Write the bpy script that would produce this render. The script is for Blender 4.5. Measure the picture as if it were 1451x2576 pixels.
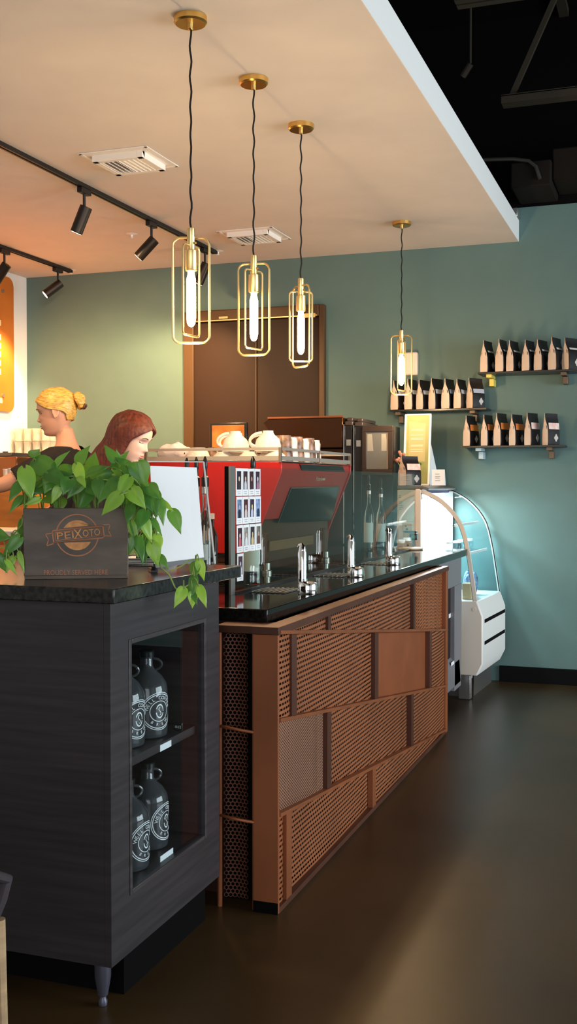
import bpy, bmesh, math, random
from mathutils import Vector, Matrix, Euler
random.seed(11)
PI = math.pi
S = bpy.context.scene
COL = S.collection
for o in list(bpy.data.objects):
    bpy.data.objects.remove(o)

# ------------------------------------------------------------------ camera
F, YAW, PITCH, CH = 2726.5, 0.3434, 0.0262, 1.34
cam_d = bpy.data.cameras.new('camera')
cam_d.sensor_fit = 'VERTICAL'
cam_d.sensor_height = 36
cam_d.lens = F / 2576 * 36
cam_d.clip_start = 0.05
cam = bpy.data.objects.new('camera', cam_d)
COL.objects.link(cam)
cam.location = (0, 0, CH)
cam.rotation_euler = (PI / 2 - PITCH, 0, YAW)
S.camera = cam

# ------------------------------------------------------------------ world, exposure
S.view_settings.view_transform = 'Standard'
S.view_settings.look = 'None'
S.view_settings.gamma = 1
S.view_settings.use_curve_mapping = False
S.view_settings.exposure = 0.0
W = bpy.data.worlds.new('daylight')
S.world = W
W.use_nodes = True
wn = W.node_tree.nodes
wn['Background'].inputs[0].default_value = (0.72, 0.86, 1.0, 1)
wn['Background'].inputs[1].default_value = 0.75


def area_light(name, loc, rot, sx, sy, energy, color):
    d = bpy.data.lights.new(name, 'AREA')
    d.shape = 'RECTANGLE'
    d.size = sx
    d.size_y = sy
    d.energy = energy
    d.color = color
    o = bpy.data.objects.new(name, d)
    COL.objects.link(o)
    o.location = loc
    o.rotation_euler = rot
    return o


# daylight entering through the tall storefront windows right of and behind the camera
area_light('window_daylight', (5.4, 4.2, 1.65), (0, PI / 2, 0), 2.5, 5.0, 420, (0.84, 0.94, 1.0))
area_light('window_daylight', (1.2, -2.9, 1.65), (PI / 2, 0, 0), 5.0, 2.5, 112, (0.95, 0.96, 1.0))


def spot_light(name, loc, target, energy, color, angle=70, blend=0.6, size=0.03):
    d = bpy.data.lights.new(name, 'SPOT')
    d.energy = energy
    d.color = color
    d.spot_size = math.radians(angle)
    d.spot_blend = blend
    d.shadow_soft_size = size
    o = bpy.data.objects.new(name, d)
    COL.objects.link(o)
    o.location = loc
    o.rotation_euler = (Vector(target) - Vector(loc)).to_track_quat('-Z', 'Y').to_euler()
    return o


# ------------------------------------------------------------------ measuring helpers
_cy, _sy, _cp, _sp = math.cos(YAW), math.sin(YAW), math.cos(PITCH), math.sin(PITCH)
_r = Vector((_cy, _sy, 0))
_f0 = Vector((-_sy, _cy, 0))
_fw = _f0 * _cp + Vector((0, 0, -_sp))
_up = _f0 * _sp + Vector((0, 0, _cp))
O3 = Vector((0, 0, CH))


def ray(u, v):
    return _fw + _r * ((u - 725.5) / F) - _up * ((v - 1288) / F)


def onX(u, v, c):
    d = ray(u, v)
    return O3 + d * (c / d.x)


def onY(u, v, c):
    d = ray(u, v)
    return O3 + d * (c / d.y)


def onZ(u, v, c):
    d = ray(u, v)
    return O3 + d * ((c - CH) / d.z)


def onD(u, v, c):
    return O3 + ray(u, v) * c


# ------------------------------------------------------------------ mesh builder
class MB:
    def __init__(s):
        s.v = []
        s.f = []

    def add(s, vs, fs):
        b = len(s.v)
        s.v += [Vector(p) for p in vs]
        s.f += [tuple(i + b for i in f) for f in fs]
        return s

    def box(s, x0, x1, y0, y1, z0, z1, M=None):
        vs = [Vector(p) for p in ((x0, y0, z0), (x1, y0, z0), (x1, y1, z0), (x0, y1, z0), (x0, y0, z1), (x1, y0, z1), (x1, y1, z1), (x0, y1, z1))]
        if M is not None:
            vs = [M @ p for p in vs]
        return s.add(vs, [(0, 3, 2, 1), (4, 5, 6, 7), (0, 1, 5, 4), (1, 2, 6, 5), (2, 3, 7, 6), (3, 0, 4, 7)])

    def bar(s, a, b, w, h, up=(0, 0, 1)):
        a = Vector(a)
        b = Vector(b)
        d = (b - a).normalized()
        u = Vector(up)
        if abs(d.dot(u)) > 0.99:
            u = Vector((1, 0, 0))
        r = d.cross(u).normalized()
        u = r.cross(d).normalized()
        vs = []
        for p in (a, b):
            for i, j in ((-1, -1), (1, -1), (1, 1), (-1, 1)):
                vs.append(p + r * (i * w / 2) + u * (j * h / 2))
        return s.add(vs, [(0, 1, 2, 3), (7, 6, 5, 4), (0, 4, 5, 1), (1, 5, 6, 2), (2, 6, 7, 3), (3, 7, 4, 0)])

    def tube(s, pts, r, n=8, closed=False, cap=True):
        pts = [Vector(p) for p in pts]
        m = len(pts)
        rs = r if isinstance(r, (list, tuple)) else [r] * m
        rings = []
        prev = None
        for i in range(m):
            if closed:
                t = pts[(i + 1) % m] - pts[i - 1]
            else:
                t = pts[min(i + 1, m - 1)] - pts[max(i - 1, 0)]
            t.normalize()
            if prev is None:
                a = Vector((0, 0, 1)) if abs(t.z) < 0.9 else Vector((1, 0, 0))
                u = t.cross(a).normalized()
            else:
                u = (prev - t * prev.dot(t)).normalized()
            prev = u
            w = t.cross(u)
            rings.append([pts[i] + (u * math.cos(2 * PI * k / n) + w * math.sin(2 * PI * k / n)) * rs[i] for k in range(n)])
        vs = [p for R in rings for p in R]
        fs = []
        for i in range(m if closed else m - 1):
            j = (i + 1) % m
            for k in range(n):
                l = (k + 1) % n
                fs.append((i * n + k, i * n + l, j * n + l, j * n + k))
        if cap and not closed:
            fs.append(tuple(range(n - 1, -1, -1)))
            fs.append(tuple((m - 1) * n + k for k in range(n)))
        return s.add(vs, fs)

    def cyl(s, a, b, r0, r1=None, n=20):
        return s.tube([a, b], [r0, r0 if r1 is None else r1], n)

    def lathe(s, prof, c=(0, 0, 0), n=24, M=None):
        c = Vector(c)
        vs = []
        for r, z in prof:
            for k in range(n):
                a = 2 * PI * k / n
                p = Vector((r * math.cos(a), r * math.sin(a), z))
                vs.append((M @ p if M is not None else p) + c)
        fs = []
        for i in range(len(prof) - 1):
            for k in range(n):
                l = (k + 1) % n
                fs.append((i * n + k, i * n + l, (i + 1) * n + l, (i + 1) * n + k))
        if prof[0][0] > 1e-5:
            fs.append(tuple(range(n - 1, -1, -1)))
        if prof[-1][0] > 1e-5:
            fs.append(tuple((len(prof) - 1) * n + k for k in range(n)))
        return s.add(vs, fs)

    def prism(s, poly, fn, a, b):
        """poly: list of 2D points; fn(p, t) -> 3D point at extrusion value t"""
        n = len(poly)
        vs = [fn(p, a) for p in poly] + [fn(p, b) for p in poly]
        fs = [tuple(range(n - 1, -1, -1)), tuple(range(n, 2 * n))]
        for i in range(n):
            j = (i + 1) % n
            fs.append((i, j, n + j, n + i))
        return s.add(vs, fs)

    def ell(s, c, rx, ry, rz, n=20, m=12, M=None):
        c = Vector(c)
        vs = []
        for i in range(m + 1):
            t = PI * i / m
            for k in range(n):
                a = 2 * PI * k / n
                p = Vector((rx * math.sin(t) * math.cos(a), ry * math.sin(t) * math.sin(a), rz * math.cos(t)))
                vs.append((M @ p if M is not None else p) + c)
        fs = []
        for i in range(m):
            for k in range(n):
                l = (k + 1) % n
                fs.append((i * n + k, (i + 1) * n + k, (i + 1) * n + l, i * n + l))
        return s.add(vs, fs)

    def grid(s, P):
        h = len(P)
        w = len(P[0])
        return s.add([p for R in P for p in R], [(i * w + j, i * w + j + 1, (i + 1) * w + j + 1, (i + 1) * w + j) for i in range(h - 1) for j in range(w - 1)])

    def join(s, o, M=None):
        return s.add([(M @ p if M is not None else p) for p in o.v], o.f)


ORG = {}


def finish(o, bev=0, smooth=None):
    me = o.data
    bm = bmesh.new()
    bm.from_mesh(me)
    bmesh.ops.remove_doubles(bm, verts=bm.verts, dist=1e-6)
    bmesh.ops.recalc_face_normals(bm, faces=bm.faces)
    bm.to_mesh(me)
    bm.free()
    if smooth:
        me.shade_smooth()
        me.set_sharp_from_angle(angle=math.radians(smooth))
    if bev:
        md = o.modifiers.new('bevel', 'BEVEL')
        md.width = bev
        md.segments = 2
        md.limit_method = 'ANGLE'
        md.angle_limit = math.radians(35)


def mesh_obj(name, mb, mat, origin=(0, 0, 0), bev=0, smooth=35):
    o3 = Vector(origin)
    me = bpy.data.meshes.new(name)
    me.from_pydata([tuple(p - o3) for p in mb.v], [], mb.f)
    if mat:
        me.materials.append(mat)
    o = bpy.data.objects.new(name, me)
    COL.objects.link(o)
    finish(o, bev, smooth)
    return o


def thicken(o, th):
    md = o.modifiers.new('solid', 'SOLIDIFY')
    md.thickness = th
    md.offset = 0


def setp(o, label=None, cat=None, group=None, kind=None):
    if label:
        o['label'] = label
    if cat:
        o['category'] = cat
    if group:
        o['group'] = group
    if kind:
        o['kind'] = kind
    return o


def thing(name, loc, label, cat, group=None):
    o = bpy.data.objects.new(name, None)
    o.empty_display_size = 0.05
    COL.objects.link(o)
    o.location = loc
    ORG[o.name] = Vector(loc)
    return setp(o, label, cat, group)


def part(name, mb, mat, parent, bev=0, smooth=35, label=None):
    org = ORG[parent.name]
    o = mesh_obj(name, mb, mat, org, bev, smooth)
    o.parent = parent
    ORG[o.name] = org
    if label:
        o['label'] = label
    return o


def single(name, mb, mat, origin, label, cat, group=None, bev=0, smooth=35):
    o = mesh_obj(name, mb, mat, origin, bev, smooth)
    o.location = origin
    ORG[o.name] = Vector(origin)
    return setp(o, label, cat, group)


def struct(name, mb, mat, bev=0, smooth=30):
    o = mesh_obj(name, mb, mat, (0, 0, 0), bev, smooth)
    ORG[o.name] = Vector((0, 0, 0))
    o['kind'] = 'structure'
    return o


def copy_tree(o, parent=None):
    c = o.copy()
    COL.objects.link(c)
    if parent:
        c.parent = parent
    for ch in list(o.children):
        copy_tree(ch, c)
    return c


def again(root, loc, rz=0, label=None, group=None, rot=None):
    c = copy_tree(root)
    c.location = loc
    c.rotation_euler = rot if rot else (0, 0, rz)
    if label:
        c['label'] = label
    if group:
        c['group'] = group
    return c


# ------------------------------------------------------------------ materials
def mat(name, col, rough=0.5, metal=0, var=0, vscale=(5, 5, 5), bump=0, bscale=60, trans=0, ior=1.45, emit=None, estr=1, coat=0, sss=0, col2=None, spec=0.5, sheen=0):
    m = bpy.data.materials.new(name)
    m.use_nodes = True
    nt = m.node_tree
    p = nt.nodes['Principled BSDF']
    c4 = tuple(col) + (1,)
    p.inputs['Base Color'].default_value = c4
    p.inputs['Roughness'].default_value = rough
    p.inputs['Metallic'].default_value = metal
    p.inputs['Transmission Weight'].default_value = trans
    p.inputs['IOR'].default_value = ior
    p.inputs['Coat Weight'].default_value = coat
    p.inputs['Specular IOR Level'].default_value = spec
    if sheen:
        p.inputs['Sheen Weight'].default_value = sheen
    if sss:
        p.inputs['Subsurface Weight'].default_value = sss
        p.inputs['Subsurface Radius'].default_value = (0.01, 0.004, 0.002)
    if emit:
        p.inputs['Emission Color'].default_value = tuple(emit) + (1,)
        p.inputs['Emission Strength'].default_value = estr
    tc = nt.nodes.new('ShaderNodeTexCoord')
    if var or col2:
        mp = nt.nodes.new('ShaderNodeMapping')
        mp.inputs['Scale'].default_value = vscale
        nz = nt.nodes.new('ShaderNodeTexNoise')
        nz.inputs['Scale'].default_value = 1
        nz.inputs['Detail'].default_value = 6
        nt.links.new(tc.outputs['Object'], mp.inputs[0])
        nt.links.new(mp.outputs[0], nz.inputs['Vector'])
        mx = nt.nodes.new('ShaderNodeMix')
        mx.data_type = 'RGBA'
        cr = nt.nodes.new('ShaderNodeValToRGB')
        cr.color_ramp.elements[0].position = 0.35
        cr.color_ramp.elements[1].position = 0.65
        nt.links.new(nz.outputs[0], cr.inputs[0])
        nt.links.new(cr.outputs[0], mx.inputs[0])
        if col2:
            a, b = c4, tuple(col2) + (1,)
        else:
            a = tuple(max(0, x * (1 - var)) for x in col) + (1,)
            b = tuple(min(1, x * (1 + var)) for x in col) + (1,)
        mx.inputs[6].default_value = a
        mx.inputs[7].default_value = b
        nt.links.new(mx.outputs[2], p.inputs['Base Color'])
    if bump:
        nb = nt.nodes.new('ShaderNodeTexNoise')
        nb.inputs['Scale'].default_value = bscale
        nb.inputs['Detail'].default_value = 4
        nt.links.new(tc.outputs['Object'], nb.inputs['Vector'])
        bp = nt.nodes.new('ShaderNodeBump')
        bp.inputs['Strength'].default_value = bump
        bp.inputs['Distance'].default_value = 0.005
        nt.links.new(nb.outputs[0], bp.inputs['Height'])
        nt.links.new(bp.outputs[0], p.inputs['Normal'])
    return m


def pane_mat(name, tint=(0.8, 0.95, 0.92), ior=1.35, rough=0.0):
    """thin sheet glass: see-through tint plus mirror reflection by fresnel"""
    m = bpy.data.materials.new(name)
    m.use_nodes = True
    nt = m.node_tree
    nt.nodes.remove(nt.nodes['Principled BSDF'])
    out = nt.nodes['Material Output']
    tr = nt.nodes.new('ShaderNodeBsdfTransparent')
    tr.inputs[0].default_value = tuple(tint) + (1,)
    gl = nt.nodes.new('ShaderNodeBsdfGlossy')
    gl.inputs['Roughness'].default_value = rough
    fr = nt.nodes.new('ShaderNodeFresnel')
    ge = nt.nodes.new('ShaderNodeNewGeometry')
    mr = nt.nodes.new('ShaderNodeMapRange')
    mr.inputs['To Min'].default_value = ior
    mr.inputs['To Max'].default_value = 1 / ior
    nt.links.new(ge.outputs['Backfacing'], mr.inputs['Value'])
    nt.links.new(mr.outputs[0], fr.inputs[0])
    mx = nt.nodes.new('ShaderNodeMixShader')
    nt.links.new(fr.outputs[0], mx.inputs[0])
    nt.links.new(tr.outputs[0], mx.inputs[1])
    nt.links.new(gl.outputs[0], mx.inputs[2])
    nt.links.new(mx.outputs[0], out.inputs[0])
    return m


def mesh_sheet_mat(name, col, su, sv, kind='slot'):
    """perforated metal: procedural slots cut through the sheet (Y runs along, Z up)"""
    m = mat(name, col, 0.5, 0.35, var=0.12, vscale=(3, 3, 3))
    nt = m.node_tree
    p = nt.nodes['Principled BSDF']
    out = nt.nodes['Material Output']
    tc = nt.nodes.new('ShaderNodeTexCoord')
    sp = nt.nodes.new('ShaderNodeSeparateXYZ')
    nt.links.new(tc.outputs['Object'], sp.inputs[0])

    def mth(op, a, b=None):
        n = nt.nodes.new('ShaderNodeMath')
        n.operation = op
        for i, x in enumerate((a, b)):
            if x is None:
                continue
            if isinstance(x, (int, float)):
                n.inputs[i].default_value = x
            else:
                nt.links.new(x, n.inputs[i])
        return n.outputs[0]
    y, z = sp.outputs[1], sp.outputs[2]
    if kind == 'slot':
        row = mth('MULTIPLY', z, sv)
        ri = mth('FLOOR', row)
        zf = mth('FRACT', row)
        yy = mth('ADD', mth('MULTIPLY', y, su), mth('MULTIPLY', ri, 0.5))
        yf = mth('FRACT', yy)
        a = mth('GREATER_THAN', zf, 0.55)
        b = mth('GREATER_THAN', yf, 0.25)
        hole = mth('MULTIPLY', a, b)
    elif kind == 'diag':
        row = mth('ADD', mth('MULTIPLY', z, sv), mth('MULTIPLY', y, sv * 0.6))
        zf = mth('FRACT', row)
        yf = mth('FRACT', mth('MULTIPLY', y, su))
        hole = mth('MULTIPLY', mth('GREATER_THAN', zf, 0.6), mth('GREATER_THAN', yf, 0.2))
    else:
        a = mth('FRACT', mth('ADD', mth('MULTIPLY', z, sv), mth('MULTIPLY', y, su)))
        b = mth('FRACT', mth('SUBTRACT', mth('MULTIPLY', z, sv), mth('MULTIPLY', y, su)))
        hole = mth('MULTIPLY', mth('GREATER_THAN', a, 0.3), mth('GREATER_THAN', b, 0.3))
    bp = nt.nodes.new('ShaderNodeBump')
    bp.inputs['Strength'].default_value = 0.6
    bp.inputs['Distance'].default_value = 0.002
    nt.links.new(zf if kind != 'diam' else a, bp.inputs['Height'])
    nt.links.new(bp.outputs[0], p.inputs['Normal'])
    tr = nt.nodes.new('ShaderNodeBsdfTransparent')
    mx = nt.nodes.new('ShaderNodeMixShader')
    nt.links.new(hole, mx.inputs[0])
    nt.links.new(p.outputs[0], mx.inputs[1])
    nt.links.new(tr.outputs[0], mx.inputs[2])
    nt.links.new(mx.outputs[0], out.inputs[0])
    return m


M = {}
M['green'] = mat('green_paint', (0.106, 0.183, 0.168), 0.6, bump=0.05, bscale=120, var=0.03)
M['white_wall'] = mat('white_paint', (0.78, 0.74, 0.68), 0.6, bump=0.04, bscale=120)
M['soffit'] = mat('soffit_paint', (0.72, 0.66, 0.60), 0.7, bump=0.04, bscale=150, var=0.02)
M['fascia'] = mat('fascia_paint', (0.80, 0.78, 0.75), 0.6)
M['black'] = mat('black_paint', (0.0035, 0.003, 0.003), 0.9, spec=0.08)
M['steel_black'] = mat('blackened_steel', (0.040, 0.032, 0.022), 0.8, spec=0.15)
M['basebd'] = mat('black_baseboard', (0.003, 0.003, 0.003), 0.6, spec=0.12)
M['brass'] = mat('brushed_brass', (0.80, 0.50, 0.15), 0.28, 1)
M['brass_lt'] = mat('satin_brass', (0.85, 0.63, 0.28), 0.35, 1)
M['cord'] = mat('black_cord', (0.012, 0.008, 0.006), 0.8)
M['track'] = mat('black_track', (0.008, 0.007, 0.007), 0.45)
M['can'] = mat('dark_bronze_can', (0.02, 0.014, 0.01), 0.35, 0.3)
M['lens'] = mat('lit_lens', (1, 0.9, 0.7), 0.3, emit=(1, 0.85, 0.6), estr=12)
M['lens_off'] = mat('lamp_lens', (0.3, 0.25, 0.2), 0.2)
M['vent'] = mat('vent_enamel', (0.85, 0.80, 0.74), 0.45)
M['dark'] = mat('dark_gap', (0.006, 0.005, 0.005), 0.9, spec=0.1)
M['bulb'] = mat('glowing_bulb', (1, 0.8, 0.5), 0.3, emit=(1, 0.62, 0.26), estr=110)
M['bulb_glass'] = pane_mat('clear_bulb_glass', (1, 0.96, 0.9))
M['doorframe'] = mat('bronze_door_frame', (0.085, 0.045, 0.018), 0.45, 0.2)
M['door'] = mat('brown_door', (0.024, 0.0105, 0.005), 0.5, spec=0.3)
M['granite'] = mat('black_granite', (0.008, 0.007, 0.006), 0.07, var=0.6, vscale=(90, 90, 90), spec=0.4)
M['granite2'] = mat('dark_granite', (0.018, 0.017, 0.016), 0.22, var=0.7, vscale=(70, 70, 70), spec=0.5)
M['copper'] = mat('rusted_copper_steel', (0.28, 0.086, 0.030), 0.5, 0.3, var=0.18, vscale=(4, 4, 2))
M['copper_dk'] = mat('brown_steel', (0.10, 0.035, 0.018), 0.5, 0.3, var=0.2, vscale=(5, 5, 2))
M['laminate'] = mat('charcoal_wood_laminate', (0.032, 0.026, 0.028), 0.45, var=0.22, vscale=(3, 3, 60))
M['lam_in'] = mat('charcoal_laminate_inside', (0.035, 0.028, 0.032), 0.45, var=0.3, vscale=(3, 3, 60))
M['chrome'] = mat('polished_chrome', (0.9, 0.88, 0.86), 0.06, 1)
M['steel'] = mat('brushed_steel', (0.55, 0.53, 0.5), 0.3, 0.9)
M['leg_metal'] = mat('cast_grey_metal', (0.10, 0.10, 0.13), 0.4, 0.6)
M['glass_screen'] = pane_mat('screen_glass', (0.88, 0.93, 0.905), ior=1.2)
M['pane'] = pane_mat('clear_glass', (0.95, 0.97, 0.97), ior=1.22)
M['pane_blue'] = pane_mat('case_glass', (0.84, 0.94, 0.97), ior=1.35)
M['red'] = mat('red_enamel', (0.46, 0.012, 0.008), 0.3, coat=0.3)
M['red_dk'] = mat('red_panel', (0.42, 0.03, 0.02), 0.35)
M['smoke'] = mat('smoked_panel', (0.012, 0.016, 0.015), 0.12)
M['greytrim'] = mat('grey_trim', (0.25, 0.20, 0.16), 0.4, 0.6)
M['railmetal'] = mat('satin_rail_metal', (0.50, 0.42, 0.34), 0.4, 0.4)
M['white'] = mat('white_plastic', (0.8, 0.78, 0.76), 0.35)
M['paper'] = mat('white_paper', (0.94, 0.94, 0.94), 0.6)
M['porcelain'] = mat('white_porcelain', (0.78, 0.70, 0.64), 0.15, coat=0.5)
M['cream'] = mat('cream_enamel', (0.82, 0.70, 0.58), 0.4)
M['casewhite'] = mat('case_white', (0.84, 0.81, 0.76), 0.4)
M['blackp'] = mat('black_plastic', (0.01, 0.009, 0.01), 0.3)
M['kraft'] = mat('cream_bag_paper', (0.62, 0.50, 0.42), 0.6, bump=0.5, bscale=30)
M['bag'] = mat('black_bag', (0.010, 0.006, 0.007), 0.35, bump=0.3, bscale=20)
M['orange'] = mat('orange_band', (0.85, 0.16, 0.05), 0.5, col2=(0.9, 0.42, 0.05), vscale=(8, 8, 8))
M['pinkband'] = mat('pink_band', (0.8, 0.42, 0.35), 0.5, col2=(0.85, 0.7, 0.62), vscale=(30, 30, 30))
M['greyband'] = mat('pale_band', (0.45, 0.46, 0.5), 0.5)
M['emblem'] = mat('silver_emblem', (0.55, 0.5, 0.46), 0.5)
M['menu'] = mat('orange_menu_board', (0.50, 0.145, 0.02), 0.35, var=0.08)
M['menu_text'] = mat('cream_lettering', (0.85, 0.62, 0.35), 0.6)
M['planter'] = mat('dark_stained_board', (0.115, 0.084, 0.062), 0.6, var=0.35, vscale=(5, 5, 16))
M['burn'] = mat('engraved_logo', (0.45, 0.16, 0.065), 0.6)
M['burn_lt'] = mat('engraved_logo_orange', (0.62, 0.26, 0.08), 0.6, var=0.15, vscale=(80, 80, 80))
M['soil'] = mat('potting_soil', (0.02, 0.013, 0.008), 0.9, bump=1, bscale=80)
M['stem'] = mat('green_stem', (0.22, 0.30, 0.06), 0.5)
M['orange_wood'] = mat('orange_wood', (0.50, 0.18, 0.03), 0.4, var=0.2, vscale=(4, 4, 20))
M['skin'] = mat('skin', (0.72, 0.37, 0.24), 0.5, sss=0.15)
M['skin2'] = mat('pale_skin', (0.78, 0.50, 0.40), 0.5, sss=0.15)
M['lips'] = mat('lips', (0.50, 0.16, 0.12), 0.45)
M['blond'] = mat('blond_hair', (0.72, 0.40, 0.09), 0.35, var=0.4, vscale=(40, 40, 170), bump=0.6, bscale=60)
M['auburn'] = mat('auburn_hair', (0.10, 0.018, 0.008), 0.5, var=0.5, vscale=(90, 90, 6), bump=0.5, bscale=70)
M['clip'] = mat('tortoise_clip', (0.10, 0.03, 0.015), 0.25)
M['tshirt'] = mat('black_tshirt', (0.012, 0.008, 0.007), 0.8, bump=0.2, bscale=40)
M['trousers'] = mat('dark_trousers', (0.02, 0.02, 0.028), 0.8)
M['shoe'] = mat('dark_shoe', (0.012, 0.012, 0.012), 0.6)
M['brow'] = mat('brow_hair', (0.12, 0.05, 0.02), 0.7)
M['towel'] = mat('white_towel', (0.75, 0.66, 0.66), 0.9, bump=0.6, bscale=80)
M['navy'] = mat('navy_stripe', (0.02, 0.015, 0.06), 0.9)
M['bronze_box'] = mat('bronze_panel', (0.085, 0.034, 0.014), 0.16, 0.75)
M['clear_bottle'] = mat('clear_bottle_glass', (0.75, 0.8, 0.78), 0.03, trans=1)
M['dark_liquid'] = mat('dark_syrup_glass', (0.03, 0.012, 0.01), 0.08)
M['growler'] = mat('smoked_growler_glass', (0.10, 0.11, 0.12), 0.03, trans=0.55, spec=0.9)
M['labelwhite'] = mat('printed_white', (0.85, 0.9, 0.93), 0.5)
M['green_lbl'] = mat('pale_label', (0.55, 0.62, 0.60), 0.5)
M['spot_black'] = mat('spotted_black', (0.012, 0.008, 0.008), 0.3, col2=(0.35, 0.2, 0.13), vscale=(30, 30, 30))
M['case_light'] = mat('case_lamp', (1, 1, 1), 0.3, emit=(0.85, 0.95, 1.0), estr=7)
M['yellowpaper'] = mat('yellow_green_sign', (0.36, 0.33, 0.11), 0.5, col2=(0.26, 0.27, 0.08), vscale=(6, 6, 6))
M['signpale'] = mat('pale_sign_panel', (0.44, 0.36, 0.16), 0.5)
M['tan'] = mat('tan_card', (0.55, 0.42, 0.28), 0.6)
M['cardboard'] = mat('cardboard', (0.48, 0.36, 0.2), 0.7)
M['wood'] = mat('pale_wood', (0.42, 0.28, 0.15), 0.5, var=0.2, vscale=(10, 10, 40))
M['chair_fab'] = mat('dark_chair_fabric', (0.04, 0.03, 0.035), 0.7)


def leaf_mat(name, c, c2):
    m = mat(name, c, 0.35, col2=c2, vscale=(12, 12, 12), coat=0.15)
    nt = m.node_tree
    p = nt.nodes['Principled BSDF']
    out = nt.nodes['Material Output']
    tl = nt.nodes.new('ShaderNodeBsdfTranslucent')
    tl.inputs[0].default_value = (c2[0] * 1.4, c2[1] * 1.3, c2[2], 1)
    mx = nt.nodes.new('ShaderNodeMixShader')
    mx.inputs[0].default_value = 0.3
    nt.links.new(p.outputs[0], mx.inputs[1])
    nt.links.new(tl.outputs[0], mx.inputs[2])
    nt.links.new(mx.outputs[0], out.inputs[0])
    return m


M['leaf'] = leaf_mat('pothos_leaf', (0.06, 0.19, 0.035), (0.13, 0.33, 0.05))
M['leaf_lt'] = leaf_mat('pothos_leaf_young', (0.22, 0.45, 0.05), (0.32, 0.55, 0.07))

# floor: stained, sealed concrete
mf = mat('stained_concrete', (0.036, 0.019, 0.007), 0.36, col2=(0.066, 0.036, 0.012), vscale=(1.1, 1.1, 1.1), bump=0.06, bscale=14, spec=0.5)
M['floor'] = mf


# ------------------------------------------------------------------ lettering
def text_mb(s, size, place, w=None, depth=0.0006, flat_fn=None):
    """glyph outlines as a mesh; place(x, y, d) maps flat text coordinates to space"""
    cu = bpy.data.curves.new('lettering', 'FONT')
    cu.body = s
    cu.size = size
    cu.align_x = 'CENTER'
    cu.align_y = 'CENTER'
    cu.extrude = depth
    cu.resolution_u = 2
    ob = bpy.data.objects.new('lettering_source', cu)
    COL.objects.link(ob)
    dg = bpy.context.evaluated_depsgraph_get()
    ev = ob.evaluated_get(dg)
    me = ev.to_mesh()
    xs = [v.co.x for v in me.vertices]
    sx = 1
    if w and xs:
        sx = w / (max(xs) - min(xs))
    mb = MB()
    mb.add([place(v.co.x * sx, v.co.y, v.co.z) for v in me.vertices], [tuple(p.vertices) for p in me.polygons])
    ev.to_mesh_clear()
    bpy.data.objects.remove(ob)
    bpy.data.curves.remove(cu)
    return mb


# ================================================================== THE SETTING
YW, XL, ZC = 7.396, -4.838, 2.96
struct('floor', MB().box(-5.2, 6, -3.4, 7.6, -0.1, 0), M['floor'])
struct('wall_back', MB().box(-5.2, 6, YW, 7.6, 0, 3.185), M['green'])
struct('wall_back', MB().box(-5.2, 6, YW + 0.01, 7.6, 3.185, 4.5), M['black'])
struct('wall_left', MB().box(-5.2, XL, -3.4, YW - 0.001, 0, 3.2), M['white_wall'])
struct('baseboard_back', MB().box(-1.12, 5.5, YW - 0.018, YW - 0.0005, 0.0, 0.105), M['basebd'], bev=0.002)
struct('ceiling', MB().box(XL, -1.011, -3.2, YW - 0.001, ZC, 3.09), M['soffit'])
struct('trim_1', MB().box(-1.0108, -1.007, -3.2, YW - 0.001, ZC, 3.105), M['fascia'])
struct('ceiling', MB().box(-5.2, 6, -3.4, 7.6, 4.45, 4.55), M['black'])
# storefront walls with window openings (right of and behind the camera)
wr = MB().box(5.5, 5.7, -3.4, 7.6, 0, 0.25).box(5.5, 5.7, -3.4, 7.6, 3.1, 4.5)
for y0, y1 in ((-3.4, -2.2), (0.9, 1.1), (4.0, 4.2), (7.0, 7.6)):
    wr.box(5.5, 5.7, y0, y1, 0.25, 3.1)
struct('wall_right', wr, M['white_wall'])
wf = MB().box(-5.2, 6, -3.6, -3.4, 0, 0.25).box(-5.2, 6, -3.6, -3.4, 3.1, 4.5)
for x0, x1 in ((-5.2, -2.6), (-0.1, 0.1), (2.7, 2.9), (5.3, 6)):
    wf.box(x0, x1, -3.6, -3.4, 0.25, 3.1)
struct('wall_front', wf, M['white_wall'])
for k, (a, b) in enumerate(((-2.2, 0.9), (1.1, 4.0), (4.2, 7.0))):
    w = MB()
    for y in (a + 0.02, b - 0.02):
        w.box(5.52, 5.58, y - 0.02, y + 0.02, 0.25, 3.1)
    for z in (0.27, 2.2, 3.08):
        w.box(5.52, 5.58, a, b, z - 0.02, z + 0.02)
    struct('window_%d' % (k + 1), w, M['blackp'])
for k, (a, b) in enumerate(((-2.6, -0.1), (0.1, 2.7), (2.9, 5.3))):
    w = MB()
    for x in (a + 0.02, b - 0.02):
        w.box(x - 0.02, x + 0.02, -3.5, -3.44, 0.25, 3.1)
    for z in (0.27, 2.2, 3.08):
        w.box(a, b, -3.5, -3.44, z - 0.02, z + 0.02)
    struct('window_%d' % (k + 4), w, M['blackp'])

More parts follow.
